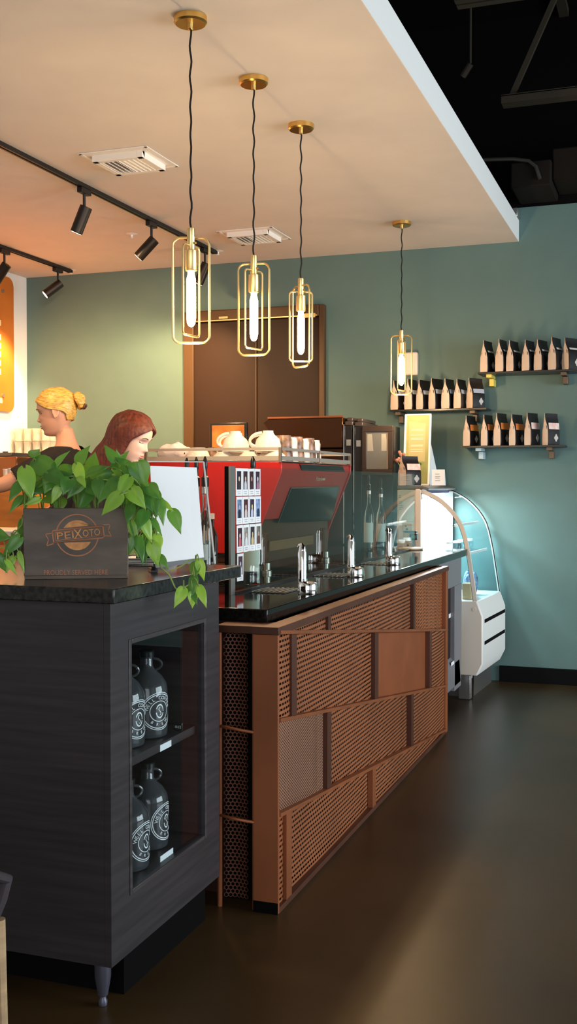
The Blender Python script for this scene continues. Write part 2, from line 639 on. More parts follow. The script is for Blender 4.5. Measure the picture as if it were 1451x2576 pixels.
# door_1: brown double door with bronze frame
dr = MB().box(-3.458, -3.375, YW - 0.05, YW - 0.001, 0, 2.61).box(-2.40, -2.357, YW - 0.05, YW - 0.001, 0, 2.61).box(-3.375, -2.40, YW - 0.05, YW - 0.001, 2.53, 2.61)
door = struct('door_1', dr, M['doorframe'], bev=0.006)
part('leaf', MB().box(-3.374, -2.882, YW - 0.03, YW - 0.001, 0.01, 2.527), M['door'], door, bev=0.003)
part('leaf', MB().box(-2.876, -2.401, YW - 0.03, YW - 0.001, 0.01, 2.527), M['door'], door, bev=0.003)
part('astragal', MB().box(-2.886, -2.878, YW - 0.04, YW - 0.03, 0.02, 2.50), M['doorframe'], door)
cb = MB().bar((-3.36, YW - 0.055, 2.535), (-2.41, YW - 0.055, 2.535), 0.012, 0.008)
cb.box(-3.16, -3.09, YW - 0.07, YW - 0.03, 2.545, 2.56).box(-2.55, -2.42, YW - 0.065, YW - 0.05, 2.52, 2.55)
part('closer_bar', cb, M['brass_lt'], door, label='thin brass bar across the top of the door')

# open black roof structure: trusses running along X
for k, (ty, zb) in enumerate(((6.6, 3.6), (5.15, 3.6), (3.7, 3.6))):
    t = thing('roof_truss', (1.5, ty, zb), 'black steel roof truss ' + ('above the green wall and nearest it' if k == 0 else 'second from the green wall in the dark ceiling' if k == 1 else 'third from the green wall in the dark ceiling'), 'truss', 'roof trusses in the open dark ceiling')
    ch = MB().box(-1.0, 5.4, ty - 0.05, ty - 0.008, zb, zb + 0.045).box(-1.0, 5.4, ty + 0.008, ty + 0.05, zb, zb + 0.045)
    ch.box(-1.0, 5.4, ty - 0.05, ty + 0.05, zb + 0.04, zb + 0.05)
    part('bottom_chord', ch, M['steel_black'], t)
    part('top_chord', MB().box(-1.0, 5.4, ty - 0.05, ty + 0.05, zb + 0.72, zb + 0.80), M['steel_black'], t)
    x = -0.95
    s = 1
    while x < 5.0:
        x2 = x + 0.32
        part('web_bar', MB().bar((x, ty, zb + 0.04 if s > 0 else zb + 0.74), (x2, ty, zb + 0.74 if s > 0 else zb + 0.04), 0.03, 0.03), M['steel_black'], t)
        x = x2
        s = -s
for k, xx in enumerate((-0.72, 0.1, 0.9)):
    single('deck_purlin', MB().box(xx - 0.03, xx + 0.03, -3, 7.38, 4.40, 4.448), M['steel_black'], (xx, 2, 4.40),
           'dark steel purlin under the roof deck, ' + ('nearest the white soffit' if k == 0 else 'middle of three' if k == 1 else 'furthest from the white soffit'), 'purlin', 'purlins under the roof deck')
pts = [onY(1215, 402, 6.935), onY(1290, 400, 6.935), onY(1330, 405, 6.935), onY(1348, 420, 6.935), onY(1358, 450, 6.935)]
single('conduit', MB().tube(pts, 0.012, 8), mat('dull_conduit', (0.06, 0.055, 0.045), 0.5, 0.5), pts[0], 'thin grey conduit bending down above the green wall in the dark ceiling', 'conduit')
b0 = onY(1310, 520, 7.1)
dk = MB().box(-1.0, -0.75, 6.95, 7.38, 3.20, 3.36).box(-0.75, 1.2, 7.0, 7.38, 3.24, 3.44)
single('air_duct', dk, mat('dark_duct', (0.012, 0.009, 0.007), 0.8, spec=0.1), (-0.5, 7.2, 3.2), 'dark metal duct running above the green wall beside the soffit', 'duct', bev=0.01)
# small warm fixture in the dark ceiling that washes the soffit edge
p = onY(1183, 160, 6.3)
t = thing('hidden_spotlight', (p.x, p.y, p.z), 'small spotlight hidden in the dark ceiling beside the soffit edge', 'spotlight')
part('housing', MB().cyl((p.x, p.y, p.z), (p.x - 0.05, p.y + 0.02, p.z - 0.06), 0.022), M['can'], t)
part('yoke', MB().cyl((p.x, p.y, p.z), (p.x, p.y, 4.4495), 0.006), M['steel_black'], t)
spot_light('soffit_edge_spot', (p.x - 0.07, p.y + 0.03, p.z - 0.08), (-1.007, 5.7, 3.03), 60, (1, 0.8, 0.5), 60, 0.9)
# emergency clip at the soffit corner
q = onY(1298, 535, 7.3)
single('corner_clamp', MB().box(q.x - 0.02, q.x + 0.01, 7.28, 7.39, q.z - 0.03, q.z + 0.03), M['steel'], q, 'small metal clamp at the far corner of the soffit edge', 'clamp', bev=0.004)

# ------------------------------------------------------------------ air vents
def vent(x0, x1, y0, y1, label):
    cx, cy = (x0 + x1) / 2, (y0 + y1) / 2
    t = thing('air_vent', (cx, cy, ZC), label, 'vent', 'square air vents in the soffit')
    fr = MB()
    w = 0.018
    for a in ((x0, x1, y0, y0 + w), (x0, x1, y1 - w, y1), (x0, x0 + w, y0, y1), (x1 - w, x1, y0, y1)):
        fr.box(a[0], a[1], a[2], a[3], ZC - 0.006, ZC - 0.0005)
    # raised inner frame
    i = 0.05
    for a in ((x0 + i, x1 - i, y0 + i, y0 + i + 0.03), (x0 + i, x1 - i, y1 - i - 0.03, y1 - i), (x0 + i, x0 + i + 0.03, y0 + i, y1 - i), (x1 - i - 0.03, x1 - i, y0 + i, y1 - i)):
        fr.box(a[0], a[1], a[2], a[3], ZC - 0.035, ZC - 0.0005)
    fr.box(x0 + w, x1 - w, y0 + w, y1 - w, ZC - 0.004, ZC - 0.0005)
    part('frame', fr, M['vent'], t, bev=0.002)
    part('throat', MB().box(x0 + 0.08, x1 - 0.08, y0 + 0.08, y1 - 0.08, ZC - 0.006, ZC - 0.0045), M['dark'], t)
    n = 9
    for k in range(n):
        x = x0 + 0.085 + (x1 - x0 - 0.17) * k / (n - 1)
        lean = 0.012 * (-1 if k < n // 2 else 1)
        part('slat', MB().bar((x, y0 + 0.08, ZC - 0.022), (x, y1 - 0.08, ZC - 0.022), 0.003, 0.03, up=(lean * 60, 0, 1)), M['vent'], t)


vent(-2.778, -2.403, 4.70, 5.06, 'white square air vent in the soffit, larger and nearer, left of the first pendant')
vent(-2.79, -2.41, 6.43, 6.79, 'white square air vent in the soffit, smaller and farther, behind the middle pendants')
# sprinkler heads
for (u, v, lab) in ((331, 588, 'small white sprinkler head in the soffit between the two track rails'), (178, 679, 'small white ceiling disc past the end of the short rail'), (548, 631, 'small white ceiling disc past the end of the long rail')):
    q = onZ(u, v, ZC)
    t = thing('sprinkler_head', (q.x, q.y, ZC), lab, 'sprinkler')
    part('plate', MB().lathe([(0, ZC - 0.008), (0.022, ZC - 0.007), (0.04, ZC - 0.0005)], (q.x, q.y, 0), 20), M['vent'], t)
    part('nozzle', MB().lathe([(0.006, ZC - 0.03), (0.012, ZC - 0.026), (0.006, ZC - 0.02), (0.008, ZC - 0.007)], (q.x, q.y, 0), 12), M['vent'], t)

# ------------------------------------------------------------------ track rails and spotlights
def rail(x, y0, y1, label):
    t = thing('track_rail', (x, (y0 + y1) / 2, ZC), label, 'track rail')
    part('rail', MB().box(x - 0.018, x + 0.018, y0, y1, ZC - 0.022, ZC - 0.0005), M['track'], t, bev=0.002)
    part('slot', MB().box(x - 0.005, x + 0.005, y0 + 0.02, y1 - 0.02, ZC - 0.0226, ZC - 0.0218), M['dark'], t)
    part('end_cap', MB().box(x - 0.02, x + 0.02, y1, y1 + 0.02, ZC - 0.024, ZC - 0.0005), M['track'], t)


rail(-3.035, 2.2, 6.95, 'long black track rail on the soffit with three spotlights')
rail(-4.335, 2.2, 7.20, 'shorter-looking black track rail on the soffit by the white wall')


def tracklight(x, y, d, label, lit=True, L=0.15, R=0.034):
    """d: aim direction of the can"""
    t = thing('track_spotlight', (x, y, ZC - 0.022), label, 'spotlight', 'black track spotlights')
    d = Vector(d).normalized()
    z0 = ZC - 0.022
    part('adapter', MB().box(x - 0.016, x + 0.016, y - 0.05, y + 0.05, z0 - 0.03, z0), M['track'], t, bev=0.003)
    piv = Vector((x, y, z0 - 0.125))
    part('stem', MB().cyl((x, y, z0 - 0.03), (x, y, z0 - 0.12), 0.008, n=10), M['track'], t)
    a = piv - d * 0.03
    b = piv + d * (L - 0.03)
    can = MB().tube([a, a + d * 0.002, b - d * 0.004, b], [R - 0.004, R, R, R - 0.003], 28)
    part('can', can, M['can'], t)
    part('lens', MB().cyl(b + d * 0.0003, b + d * 0.001, R - 0.006, n=24), M['lens'] if lit else M['lens_off'], t)
    return b


WARM = (1.0, 0.62, 0.30)
aims = []
aims.append(tracklight(-3.035, 5.20, (-0.42, 0.0, -0.9), 'black can spotlight on the long rail, first from the left'))
aims.append(tracklight(-3.035, 6.00, (-0.70, -0.1, -0.7), 'black can spotlight on the long rail, second from the left'))
aims.append(tracklight(-3.035, 6.80, (-0.45, 0.05, -0.9), 'black can spotlight on the long rail, half hidden behind the first pendant'))
aims.append(tracklight(-4.335, 6.36, (-0.6, 0.0, -0.75), 'black can spotlight above the orange menu board, cut by the left edge'))
aims.append(tracklight(-4.335, 7.04, (-0.62, -0.45, -0.62), 'black can spotlight with glowing lens facing the white wall'))
spot_light('track_beam', aims[0] + Vector((-0.01, 0, -0.02)), (-3.7, 7.3, 1.2), 230, WARM, 90)
spot_light('track_beam', aims[1] + Vector((-0.01, 0, -0.02)), (-4.1, 7.2, 1.3), 200, WARM, 90)
spot_light('track_beam', aims[2] + Vector((-0.01, 0, -0.02)), (-3.7, 7.35, 1.3), 110, WARM, 110)
spot_light('track_beam', aims[3] + Vector((-0.01, 0, -0.02)), (-4.7, 6.3, 1.5), 230, WARM, 80)
spot_light('track_beam', aims[4] + Vector((-0.01, -0.01, -0.02)), (-4.8, 6.9, 1.7), 140, WARM, 80)
# more spotlights of the same rails, nearer than the frame shows, light the service side
for y, lab in ((4.3, 'black can spotlight on the long rail, out of view over the baristas'), (3.3, 'black can spotlight at the near end of the long rail')):
    b = tracklight(-3.035, y, (0.1, 0.3, -0.95), lab)
    spot_light('track_beam', b + Vector((0, 0.01, -0.02)), (-2.9, y + 0.9, 1.2), 40, WARM, 80)

# ------------------------------------------------------------------ pendants
def rounded_loop(w, z0, z1, r, ang, cx, cy, n=6):
    pts = []
    ca, sa = math.cos(ang), math.sin(ang)
    for (sx, sz, a0) in ((1, 1, 0), (-1, 1, PI / 2), (-1, -1, PI), (1, -1, 1.5 * PI)):
        ox = sx * (w / 2 - r)
        oz = (z1 - r) if sz > 0 else (z0 + r)
        for k in range(n + 1):
            a = a0 + PI / 2 * k / n
            x = ox + r * math.cos(a)
            z = oz + r * math.sin(a)
            pts.append((cx + x * ca, cy + x * sa, z))
    return pts


def pendant(x, y, ztop, ang, bulbz, label):
    t = thing('pendant_lamp', (x, y, ZC), label, 'lamp', 'brass pendant lamps over the bar')
    can = MB().lathe([(0, ZC - 0.026), (0.052, ZC - 0.026), (0.058, ZC - 0.020), (0.058, ZC - 0.0005)], (x, y, 0), 36)
    part('canopy', can, M['brass'], t)
    part('grommet', MB().lathe([(0.004, ZC - 0.045), (0.009, ZC - 0.042), (0.009, ZC - 0.026)], (x, y, 0), 14), M['brass_lt'], t)
    n = 40
    pts = [(x + 0.0025 * math.sin(i * 1.1), y + 0.002 * math.cos(i * 0.9), ZC - 0.03 - (ZC - 0.03 - ztop) * i / n) for i in range(n + 1)]
    part('cord', MB().tube(pts, 0.0035, 6), M['cord'], t)
    st = MB().lathe([(0.010, ztop), (0.014, ztop - 0.003), (0.014, ztop - 0.075), (0.012, ztop - 0.078), (0.022, ztop - 0.08), (0.022, ztop - 0.145), (0.019, ztop - 0.15)][::-1], (x, y, 0), 24)
    part('socket', st, M['brass_lt'], t)
    part('screw', MB().cyl((x + 0.014, y - 0.004, ztop - 0.055), (x + 0.021, y - 0.006, ztop - 0.055), 0.004, n=10), M['brass'], t)
    part('outer_frame', MB().tube(rounded_loop(0.128, ztop - 0.40, ztop - 0.035, 0.026, ang, x, y), 0.0045, 8, closed=True), M['brass_lt'], t)
    part('inner_frame', MB().tube(rounded_loop(0.105, ztop - 0.375, ztop - 0.062, 0.014, ang + math.radians(62), x, y), 0.004, 8, closed=True), M['brass_lt'], t)
    zt = ztop - 0.15
    gl = [(0.0, zt - 0.195), (0.008, zt - 0.192), (0.014, zt - 0.182), (0.0165, zt - 0.165), (0.0165, zt - 0.03), (0.012, zt - 0.012), (0.012, zt)]
    part('bulb', MB().lathe(gl, (x, y, 0), 20), M['bulb'], t)
    d = bpy.data.lights.new('bulb_glow', 'POINT')
    d.energy = 13
    d.color = (1, 0.70, 0.40)
    d.shadow_soft_size = 0.03
    o = bpy.data.objects.new('bulb_glow', d)
    COL.objects.link(o)
    o.location = (x, y, ztop - 0.43)


pendant(-1.602, 3.47, 2.232, math.radians(20), 0, 'nearest brass pendant lamp with two open rectangular loops, largest in view')
pendant(-1.607, 4.08, 2.258, math.radians(8), 0, 'second brass pendant lamp from the left, in front of the brown door')
pendant(-1.609, 4.667, 2.27, math.radians(-35), 0, 'third brass pendant lamp, over the right leaf of the brown door')
pendant(-1.615, 6.60, 2.294, math.radians(15), 0, 'farthest brass pendant lamp, hanging near the coffee bag shelves')

# ------------------------------------------------------------------ menu board on the white wall
z0, z1 = 1.895, 2.43
y1 = onX(35, 860, XL + 0.03).y
mp = []
r = 0.07
H = [(y1 - r, z1 - r, 0), (y1 - 2.0 + r, z1 - r, PI / 2), (y1 - 2.0 + r, 1.9 + r, PI), (y1 - r, 1.9 + r, 1.5 * PI)]
zt = onX(30, 700, XL + 0.03).z
zbm = onX(30, 1037, XL + 0.03).z
H = [(y1 - r, zt - r, 0), (y1 - 2.0 + r, zt - r, PI / 2), (y1 - 2.0 + r, zbm + r, PI), (y1 - r, zbm + r, 1.5 * PI)]
for cy_, cz_, a0 in H:
    for k in range(7):
        a = a0 + PI / 2 * k / 6
        mp.append((cy_ + r * math.cos(a), cz_ + r * math.sin(a)))
t = thing('menu_board', (XL + 0.02, y1 - 1.0, zbm), 'orange-brown menu board with rounded corners on the white wall', 'menu board')
part('board', MB().prism(mp, lambda p, x: Vector((x, p[0], p[1])), XL + 0.02, XL + 0.03), M['menu'], t)
for yy in (y1 - 0.15, y1 - 1.85):
    for zz in (zt - 0.12, zbm + 0.12):
        part('standoff', MB().cyl((XL + 0.001, yy, zz), (XL + 0.04, yy, zz), 0.014), M['steel'], t)
tx = MB()
for k, v in enumerate((812, 848, 870, 891, 913, 935)):
    q = onX(0, v, XL + 0.0305)
    tx.box(XL + 0.0302, XL + 0.031, q.y - 0.25, onX(2.2, v, XL + 0.03).y, q.z - 0.022, q.z + 0.022)
q = onX(0, 1007, XL + 0.0305)
tx.box(XL + 0.0302, XL + 0.031, q.y - 0.1, onX(6, 1007, XL + 0.03).y, q.z - 0.02, q.z + 0.02)
part('lettering', tx, M['menu_text'], t)

# ================================================================== BAR COUNTER
XC, YN, YF = -1.153, 3.13, 5.78
M['slot'] = mesh_sheet_mat('louvred_copper_sheet', (0.38, 0.13, 0.052), 45, 60, 'slot')
M['diag'] = mesh_sheet_mat('diagonal_louvred_sheet', (0.46, 0.155, 0.058), 30, 60, 'diag')
M['diam'] = mesh_sheet_mat('expanded_metal_sheet', (0.50, 0.25, 0.15), 70, 95, 'diam')
M['plain_sheet'] = mat('fine_mesh_sheet', (0.31, 0.085, 0.027), 0.5, 0.3, var=0.1, bump=0.3, bscale=300)
bar = thing('bar_counter', (-1.7, 4.4, 0), 'long bar counter faced with rusty copper mesh panels between slanted rails', 'counter')
part('carcass', MB().box(-2.30, -1.205, 3.24, YF - 0.03, 0.0, 0.896), mat('dark_carcass', (0.06, 0.022, 0.012), 0.6), bar)


def railz(i, y):
    """height of rail i at y: rails slope down away from the near end"""
    t = (y - YN) / (YF - YN)
    z0, z1 = ((0.881, 0.551), (0.607, 0.250), (0.310, 0.012))[i]
    return z0 + (z1 - z0) * t


# outer frame on the long side
part('corner_post', MB().box(-1.236, XC, YN, YN + 0.012, 0.0, 0.872).box(-1.236, -1.206, YN + 0.012, YN + 0.07, 0, 0.872), M['copper'], bar, bev=0.002)
part('far_post', MB().box(-1.20, XC, YF - 0.05, YF, 0.0, 0.872), M['copper'], bar, bev=0.002)
tr = MB().box(-1.236, XC + 0.004, YN - 0.005, YF, 0.872, 0.896).box(-1.36, -1.236, YN - 0.005, YN + 0.08, 0.872, 0.896)
part('top_ledge', tr, M['copper_dk'], bar, bev=0.002)
part('bottom_rail', MB().box(-1.185, XC, YN + 0.0125, YF - 0.05, 0.0, 0.018), M['copper_dk'], bar)
for i in range(3):
    a = (XC - 0.006, YN + 0.0125, railz(i, YN + 0.0125))
    b = (XC - 0.006, YF - 0.05, max(0.02, railz(i, YF - 0.05)))
    part('slanted_rail', MB().bar(a, b, 0.024, 0.012), M['copper'], bar, bev=0.001)
# stiles between the rails, and the sheets they divide
bands = [([(3.663, 0.035), (4.987, 0.04)], ['slot', 'slot', 'diag']),
         ([(3.284, 0.05), (4.306, 0.055), (5.351, 0.05)], ['slot', 'slot', 'plain_sheet', 'slot']),
         ([(3.660, 0.05), (4.954, 0.05)], ['diam', 'slot', 'slot']),
         ([(3.234, 0.05), (4.272, 0.05)], ['slot', 'slot', 'slot'])]
depths = [0.016, 0.010, 0.020, 0.012]
ci = 0
for bi, (st, sheets) in enumerate(bands):
    ztop = (lambda y: 0.872) if bi == 0 else (lambda y, i=bi - 1: railz(i, y) - 0.005)
    zbot = (lambda y: 0.018) if bi == 3 else (lambda y, i=bi: max(0.018, railz(i, y) + 0.005))
    edges = [YN + 0.0125] + [s[0] for s in st] + [YF - 0.05]
    for (y, w) in st:
        ya, yb = y - w / 2, y + w / 2
        vs = []
        for x in (XC - 0.022, XC - 0.001):
            for yy, f in ((ya, zbot), (yb, zbot), (yb, ztop), (ya, ztop)):
                vs.append((x, yy, f(yy)))
        if vs[2][2] - vs[1][2] > 0.01:
            part('stile', MB().add(vs, [(0, 3, 2, 1), (4, 5, 6, 7), (0, 1, 5, 4), (1, 2, 6, 5), (2, 3, 7, 6), (3, 0, 4, 7)]), M['copper_dk'] if (bi + len(sheets)) % 2 else M['copper'], bar)
    for k, sh in enumerate(sheets):
        ya, yb = edges[k], edges[k + 1]
        x = XC - 0.012 - 0.006 * ((ci * 7) % 3)
        ci += 1
        # the sheets belly out a little
        P = []
        ny, nz = 10, 6
        for j in range(nz + 1):
            R = []
            for i in range(ny + 1):
                yy = ya + (yb - ya) * i / ny
                zb_, zt_ = zbot(yy), ztop(yy)
                zt_ = max(zt_, zb_ + 0.001)
                R.append(Vector((x + 0.006 * math.sin(PI * i / ny), yy, zb_ + (zt_ - zb_) * j / nz)))
            P.append(R)
        part('mesh_panel', MB().grid(P), M[sh], bar)
# near end: hexagon-perforated sheet in a frame
part('end_bar', MB().tube([(-1.352, YN + 0.005, 0.0), (-1.352, YN + 0.005, 0.872)], 0.008, 10), M['copper'], bar)
part('end_bar', MB().tube([(-1.240, YN + 0.012, 0.0), (-1.240, YN + 0.012, 0.872)], 0.004, 10), M['copper'], bar)
for z in (0.575, 0.292):
    pts = [(-1.352 + 0.116 * i / 8, YN + 0.004 - 0.018 * math.sin(PI * i / 8), z - 0.012 * i / 8 + 0.004 * math.sin(PI * i / 8)) for i in range(9)]
    part('cross_bar', MB().tube(pts, 0.005, 8), M['copper'], bar)


def hex_sheet(u0, u1, v0, v1, d, fn):
    mb = MB()
    dx = d
    dy = d * math.sqrt(3) / 2
    R = d / math.sqrt(3)
    row = 0
    v = v0 + R
    while v < v1 - R * 0.5:
        u = u0 + dx / 2 + (dx / 2 if row % 2 else 0)
        while u < u1 - dx * 0.4:
            vs = []
            for k in range(6):
                a = PI / 6 + k * PI / 3
                vs.append(fn(u + R * math.cos(a), v + R * math.sin(a)))
            for k in range(6):
                a = PI / 6 + k * PI / 3
                vs.append(fn(u + R * 0.72 * math.cos(a), v + R * 0.72 * math.sin(a)))
            mb.add(vs, [(k, (k + 1) % 6, 6 + (k + 1) % 6, 6 + k) for k in range(6)])
            u += dx
        v += dy
        row += 1
    return mb


part('perforated_panel', hex_sheet(-1.348, -1.262, 0.02, 0.865, 0.0135, lambda u, v: Vector((u, YN + 0.03 + 0.01 * math.sin((u + 1.345) / 0.085 * PI), v))), mat('perforated_sheet', (0.16, 0.055, 0.028), 0.5, 0.3), bar)
part('end_kick', MB().box(-1.2355, XC - 0.001, YN - 0.004, YN - 0.0005, 0.0, 0.035), M['black'], bar)
part('end_recess', MB().box(-1.36, -1.205, YN + 0.075, 3.239, 0.0, 0.872), M['black'], bar)

# stone worktop
tp = [(-2.30, 3.224), (-1.2245, 3.224), (-1.206, 6.645), (-2.30, 6.645)]
single('bar_worktop', MB().prism(tp, lambda p, z: Vector((p[0], p[1], z)), 0.8965, 0.9385), M['granite'], (-1.7, 4.9, 0.8965), 'long polished black stone worktop over the copper bar', 'worktop', bev=0.003)

# grey cabinet under the far end of the worktop
bc = thing('service_cabinet', (-1.6, 6.2, 0), 'grey service cabinet with a dark door under the far end of the worktop', 'cabinet')
gm = mat('grey_enamel', (0.20, 0.19, 0.20), 0.45)
part('body', MB().box(-2.2, -1.235, 5.95, 6.60, 0.86, 0.896).box(-2.2, -1.235, 5.95, 6.60, 0.73, 0.86).box(-2.2, -1.27, 6.0, 6.60, 0.10, 0.73).box(-1.27, -1.235, 6.40, 6.60, 0.1, 0.73), gm, bc, bev=0.003)
part('door', MB().box(-1.27, -1.262, 6.0, 6.40, 0.30, 0.73), mat('dark_brown_door', (0.02, 0.008, 0.006), 0.4), bc)
part('lower_panel', MB().prism([(-1.262, 0.10), (-1.235, 0.13), (-1.235, 0.27), (-1.262, 0.30)], lambda p, y: Vector((p[0], y, p[1])), 5.97, 6.6), gm, bc)
q = onX(1136, 1546, -1.261)
part('door_label', MB().box(-1.2615, -1.2605, q.y - 0.09, q.y + 0.12, q.z - 0.012, q.z + 0.012), M['paper'], bc, label='white paper tag on the dark door')
q = onX(1138, 1669, -1.234)
part('label', MB().box(-1.235, -1.2335, q.y - 0.04, q.y + 0.05, q.z - 0.01, q.z + 0.01), M['paper'], bc)
part('plinth', MB().box(-2.1, -1.30, 6.05, 6.55, 0, 0.10), M['dark'], bc)

# ------------------------------------------------------------------ glass screen with snapshots
GX = -1.512
gs = thing('glass_screen', (GX, 4.9, 0.9385), 'tall clear glass sneeze screen standing along the worktop behind the taps', 'glass screen')
part('pane', MB().box(GX - 0.003, GX + 0.003, 3.64, 6.12, 0.9395, 1.402), M['glass_screen'], gs)
part('pane', MB().box(GX - 0.003, GX + 0.003, 6.13, 6.52, 0.9395, 1.398), M['glass_screen'], gs)
part('end_strip', MB().box(GX - 0.020, GX - 0.004, 3.60, 3.638, 0.9385, 1.402), M['black'], gs, label='black vertical strip at the near end of the glass')
part('edge_trim', MB().box(GX - 0.004, GX + 0.004, 3.60, 3.642, 0.9385, 1.402), M['steel'], gs)
part('foot_channel', MB().box(GX - 0.012, GX + 0.012, 3.645, 6.52, 0.9385, 0.9455), M['blackp'], gs)
SN = [
    [((0.02, 0.012, 0.03), (0.80, 0.62, 0.40), (0.05, 0.03, 0.04)), ((0.05, 0.02, 0.03), (0.75, 0.55, 0.38), (0.7, 0.7, 0.75)), ((0.06, 0.015, 0.02), (0.6, 0.35, 0.28), (0.06, 0.02, 0.03)), ((0.05, 0.02, 0.04), (0.85, 0.8, 0.8), (0.45, 0.2, 0.3))],
    [((0.15, 0.22, 0.4), (0.5, 0.45, 0.55), (0.02, 0.02, 0.04)), ((0.08, 0.015, 0.02), (0.85, 0.6, 0.5), (0.75, 0.6, 0.6)), ((0.05, 0.02, 0.05), (0.8, 0.75, 0.3), (0.6, 0.62, 0.8)), ((0.25, 0.35, 0.6), (0.3, 0.4, 0.6), (0.02, 0.04, 0.09))],
    [((0.06, 0.01, 0.02), (0.85, 0.7, 0.65), (0.6, 0.12, 0.15)), ((0.3, 0.28, 0.24), (0.7, 0.5, 0.42), (0.85, 0.85, 0.87)), ((0.03, 0.02, 0.03), (0.75, 0.6, 0.28), (0.75, 0.6, 0.28)), ((0.2, 0.17, 0.13), (0.55, 0.35, 0.28), (0.14, 0.04, 0.04))],
    [((0.06, 0.02, 0.03), (0.6, 0.58, 0.75), (0.75, 0.78, 0.9))]]
SL = [['with a pale bust over black', 'of a tall figure in white', 'of a dark figure in maroon', 'of a figure in a white hat and pink'],
      ['with a blue backdrop and dark shirt', 'of a pale pink figure on dark red', 'with a yellow top and lavender skirt', 'mostly of blue sky'],
      ['of a figure in a red shirt', 'of a figure in a white shirt on grey', 'of a figure in mustard yellow', 'of a figure in dark brown by a hat']]
pw, ph = 0.0595, 0.101
for r_, row in enumerate(SN):
    for c_, (bg, head, bodyc) in enumerate(row):
        y0 = 3.648 + c_ * (pw + 0.003) + r_ * 0.004
        z1 = 1.396 - r_ * (ph + 0.0035)
        if r_ == 3:
            lab = 'single instant snapshot on its own below the others on the glass screen'
        else:
            lab = 'white-framed instant snapshot ' + SL[r_][c_] + ', ' + ('top', 'middle', 'third')[r_] + ' row'
        t = thing('instant_photo', (GX + 0.004, y0 + pw / 2, z1 - ph), lab, 'photo', 'instant photos stuck on the glass screen')
        Rm = Matrix.Translation((0, y0 + pw / 2, z1 - ph / 2)) @ Matrix.Rotation(random.uniform(-0.03, 0.03), 4, 'X')
        part('card', MB().box(GX + 0.0035, GX + 0.0047, -pw / 2, pw / 2, -ph / 2, ph / 2, Rm), M['paper'], t)
        part('picture', MB().box(GX + 0.0047, GX + 0.0050, -pw * 0.34, pw * 0.34, -ph * 0.27, ph * 0.40, Rm), mat('snapshot_background', bg, 0.35, var=0.5, vscale=(60, 60, 60)), t)
        fb = MB().prism([(-0.012, -0.027), (0.012, -0.027), (0.013, -0.008), (0.007, 0.004), (-0.006, 0.004), (-0.012, -0.006)], lambda p, x: Rm @ Vector((x, p[0], p[1])), GX + 0.0050, GX + 0.0053)
        part('figure', fb, mat('snapshot_figure', bodyc, 0.4), t)
        hd = MB().prism([(0.0065 * math.cos(a * PI / 5), 0.012 + 0.009 * math.sin(a * PI / 5)) for a in range(10)], lambda p, x: Rm @ Vector((x, p[0], p[1])), GX + 0.0050, GX + 0.0054)
        part('head', hd, mat('snapshot_head', head, 0.4), t)
        wr_ = MB()
        for j in range(2):
            wr_.box(GX + 0.0047, GX + 0.0049, -0.016 + 0.004 * j, 0.014, -ph * 0.36 - j * 0.007, -ph * 0.36 - j * 0.007 + 0.0018, Rm)
        part('pen_marks', wr_, mat('faint_ink', (0.35, 0.35, 0.4), 0.6), t)

# ------------------------------------------------------------------ chrome taps
def tap(x, y, label):
    t = thing('chrome_tap', (x, y, 0.9385), label, 'tap', 'chrome brewing taps along the bar')
    z = 0.9385
    base = MB().lathe([(0.036, z), (0.037, z + 0.004), (0.037, z + 0.030), (0.034, z + 0.040), (0.022, z + 0.046), (0, z + 0.047)], (x, y, 0), 32)
    part('base', base, M['chrome'], t)
    cx, cy = x - 0.022, y + 0.006
    part('column', MB().lathe([(0.0165, z + 0.03), (0.0165, z + 0.150), (0.014, z + 0.156), (0.014, z + 0.160)], (cx, cy, 0), 28), M['chrome'], t)
    hk = MB().tube([(cx, cy, z + 0.158), (cx, cy, z + 0.172), (cx - 0.003, cy, z + 0.178), (cx - 0.012, cy + 0.002, z + 0.178), (cx - 0.018, cy + 0.004, z + 0.168)], [0.014, 0.012, 0.008, 0.005, 0.004], 14)
    part('spout', hk, M['chrome'], t)
    part('collar', MB().lathe([(0.019, z + 0.046), (0.019, z + 0.054)], (cx, cy, 0), 24), M['chrome'], t)


tap(-1.262, 3.735, 'nearest polished chrome tap on the black bar, closest to the snapshots')
tap(-1.290, 4.46, 'middle polished chrome tap of the three on the black bar')
tap(-1.312, 5.20, 'farthest polished chrome tap on the black bar, nearest the pastry case')
for k, (yy, lab) in enumerate(((3.79, 'black drip grate set in the bar beside the nearest tap'), (4.52, 'black drip grate set in the bar beside the middle tap'), (5.26, 'black drip grate set in the bar beside the farthest tap'))):
    g = thing('drip_grate', (-1.40, yy, 0.9386), lab, 'drip tray', 'drip grates beside the taps')
    part('tray', MB().box(-1.475, -1.335, yy - 0.09, yy + 0.09, 0.9386, 0.9405), M['blackp'], g)
    for j in range(7):
        part('grate_bar', MB().box(-1.468 + j * 0.02, -1.462 + j * 0.02, yy - 0.085, yy + 0.085, 0.9405, 0.9445), M['steel'], g)

